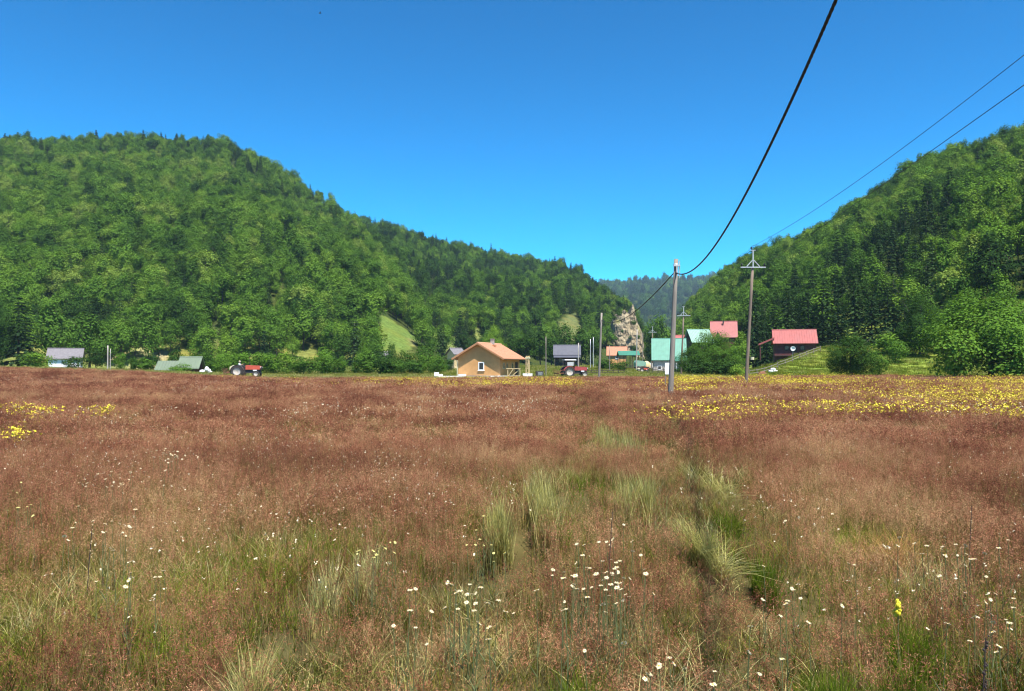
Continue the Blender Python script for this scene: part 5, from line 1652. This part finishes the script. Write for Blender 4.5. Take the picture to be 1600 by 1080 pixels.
def blossoms():
    rng = np.random.default_rng(47)
    n = 6500
    y = 6.5 + 88 * rng.random(n) ** .9; x = rng.uniform(-.82, .82, n) * y
    y = np.concatenate([y, rng.uniform(4.0, 13, 480)]); x = np.concatenate([x, rng.uniform(-.74, .74, 480) * y[n:]]); n = len(y)
    d = fbm(x / 4.5, y / 6, 113, 3) + .25 * rng.normal(size=n) + .12 * (y < 9)
    k = (d > .22) & (np.abs(track_d(x, y)) > np.where(y > 9, 1.6, .9))
    x, y = x[k], y[k]; n = len(x)
    idx = np.where(y > 18, rng.integers(3, 6, n), rng.integers(0, 3, n))
    s = rng.uniform(.8, 1.15, n)
    scatter('white_wildflowers', np.stack([x, y, height(x, y)], 1), np.stack([np.zeros(n), np.zeros(n), rng.uniform(0, 6.28, n)], 1), np.stack([s, s, s], 1), idx, rng.random(n), fl_c,
            'tiny white blossoms sprinkled over the whole meadow', 'wildflowers')
    # yellow drifts: right strip, strip under the cottage, the far edge
    P = []
    def drift(n, px0, px1, py0, py1, thr, seed, sc=9):
        px = rng.uniform(px0, px1, n); py = rng.uniform(py0, py1, n)
        q = planes_at(px, py, .5)
        v = fbm(q[:, 0] / sc, q[:, 1] / (sc * 1.2), seed, 3)
        P.extend(q[(q[:, 1] < 100) & (v > thr) & (rng.random(len(q)) < ((v - thr) * 4.0 + .12) * np.interp(q[:, 1], [24, 34, 60], [.22, .8, 1.9]))])
    drift(1700, 1040, 1640, 588, 640, -.06, 131)
    drift(1000, 1050, 1640, 586, 606, -.15, 137)
    drift(900, 560, 900, 588, 600, -.12, 139)
    drift(260, 560, 1100, 590, 606, .15, 149)
    drift(160, -30, 100, 612, 645, .05, 151, 5)
    drift(120, 300, 560, 584, 600, .15, 157)
    P = np.array([tuple(p) for p in P]); n = len(P)
    idx = rng.integers(0, 3, n); s = rng.uniform(.6, 1.3, n)
    scatter('yellow_wildflowers', P, np.stack([np.zeros(n), np.zeros(n), rng.uniform(0, 6.28, n)], 1), np.stack([s, s, s * np.where(P[:, 1] > 48, np.where(P[:, 0] / P[:, 1] > .17, 1.3, 1.0), 1.0)], 1), idx, rng.random(n), ye_c,
            'yellow flower drifts along the far edge of the meadow and before the poles', 'wildflowers')
    print('yellow', n)
blossoms()
def yellow_clump(px, py, r, n, label, group=None):
    p = plane_at(px, py, .45)
    t = empty('yellow_flower_clump', p, 0, label, 'flowers', group)
    q, tip, _ = ribbons(mg, disc_pts(mg, n, r), mg.uniform(.3, .55, n), .004 * np.ones(n), mg.uniform(.05, .3, n), segs=2)
    link('stems', quads_mesh('stems', q, np.zeros(len(q)), ['flower_stem']), t)
    L = [leaf_quads(mg, tip + mg.normal(size=(n, 3)) * .03, unit(mg.normal(size=(n, 3)) * .6 + np.array([0, 0, 1.0])), .05) for _ in range(3)]
    L = np.concatenate(L); link('blossoms', quads_mesh('blossoms', L, np.zeros(len(L)), ['yellow']), t)
YG = 'yellow clumps in the left meadow'
yellow_clump(28, 674, .28, 60, 'small yellow flower clump by the left frame edge, lowest of the left ones', YG)
yellow_clump(158, 638, .45, 70, 'yellow flower clump apart on the right of the left group', YG)
yellow_clump(18, 633, .9, 120, 'wide yellow flower clump at the left frame edge', YG)
yellow_clump(55, 640, .7, 110, 'yellow flower clump second from the left frame edge', YG)
yellow_clump(1228, 606, 1.6, 190, 'round dense yellow flower clump right of the crossarm pole, upper one')
yellow_clump(1150, 621, 1.3, 190, 'round dense yellow flower clump below the crossarm pole foot')
yellow_clump(1490, 627, 1.8, 200, 'long yellow flower clump at right below the bushy tree')

# bird
p = at(500, 21, 120)
t = empty('bird', p, R(30), 'small dark bird high in the sky at upper left', 'bird')
b = MB(); b.tube([(-.22, 0, 0), (-.1, 0, .02), (.05, 0, .03), (.16, 0, .03), (.22, 0, .01)], [.015, .05, .06, .035, .008], 8); b.build('body', 'dark_wood', t, True)
for q in (-1, 1): MB().add([(.06, q * .04, .04), (-.08, q * .04, .04), (-.12, q * .26, .12), (-.04, q * .42, .10), (.08, q * .24, .13), (.06, q * .04, .055), (-.08, q * .04, .05), (-.12, q * .26, .128), (.08, q * .24, .138)], [(0, 1, 2, 3, 4), (5, 8, 3, 7, 6)]).build('wing', 'dark_wood', t)

# ------------------------------------------------------------------ air
hm_, hn, hout = new_mat('haze_air')
pv = hn.nodes.new('ShaderNodeVolumePrincipled')
pv.inputs['Color'].default_value = (.58, .82, 1.0, 1)
pv.inputs['Density'].default_value = 0.00010
hn.links.new(pv.outputs[0], hout.inputs['Volume'])
M['haze'] = hm_
hb = MB().box((0, 0, 190), (9000, 9000, 384)).build('haze', 'haze')
tag(hb, 'thin blue haze filling the valley air towards the far mountain', 'haze', None, 'stuff')

# print('top', max((o.matrix_world @ Vector(c)).z for o in COL.objects if o.type == 'MESH' and o.name != 'haze' for c in o.bound_box))
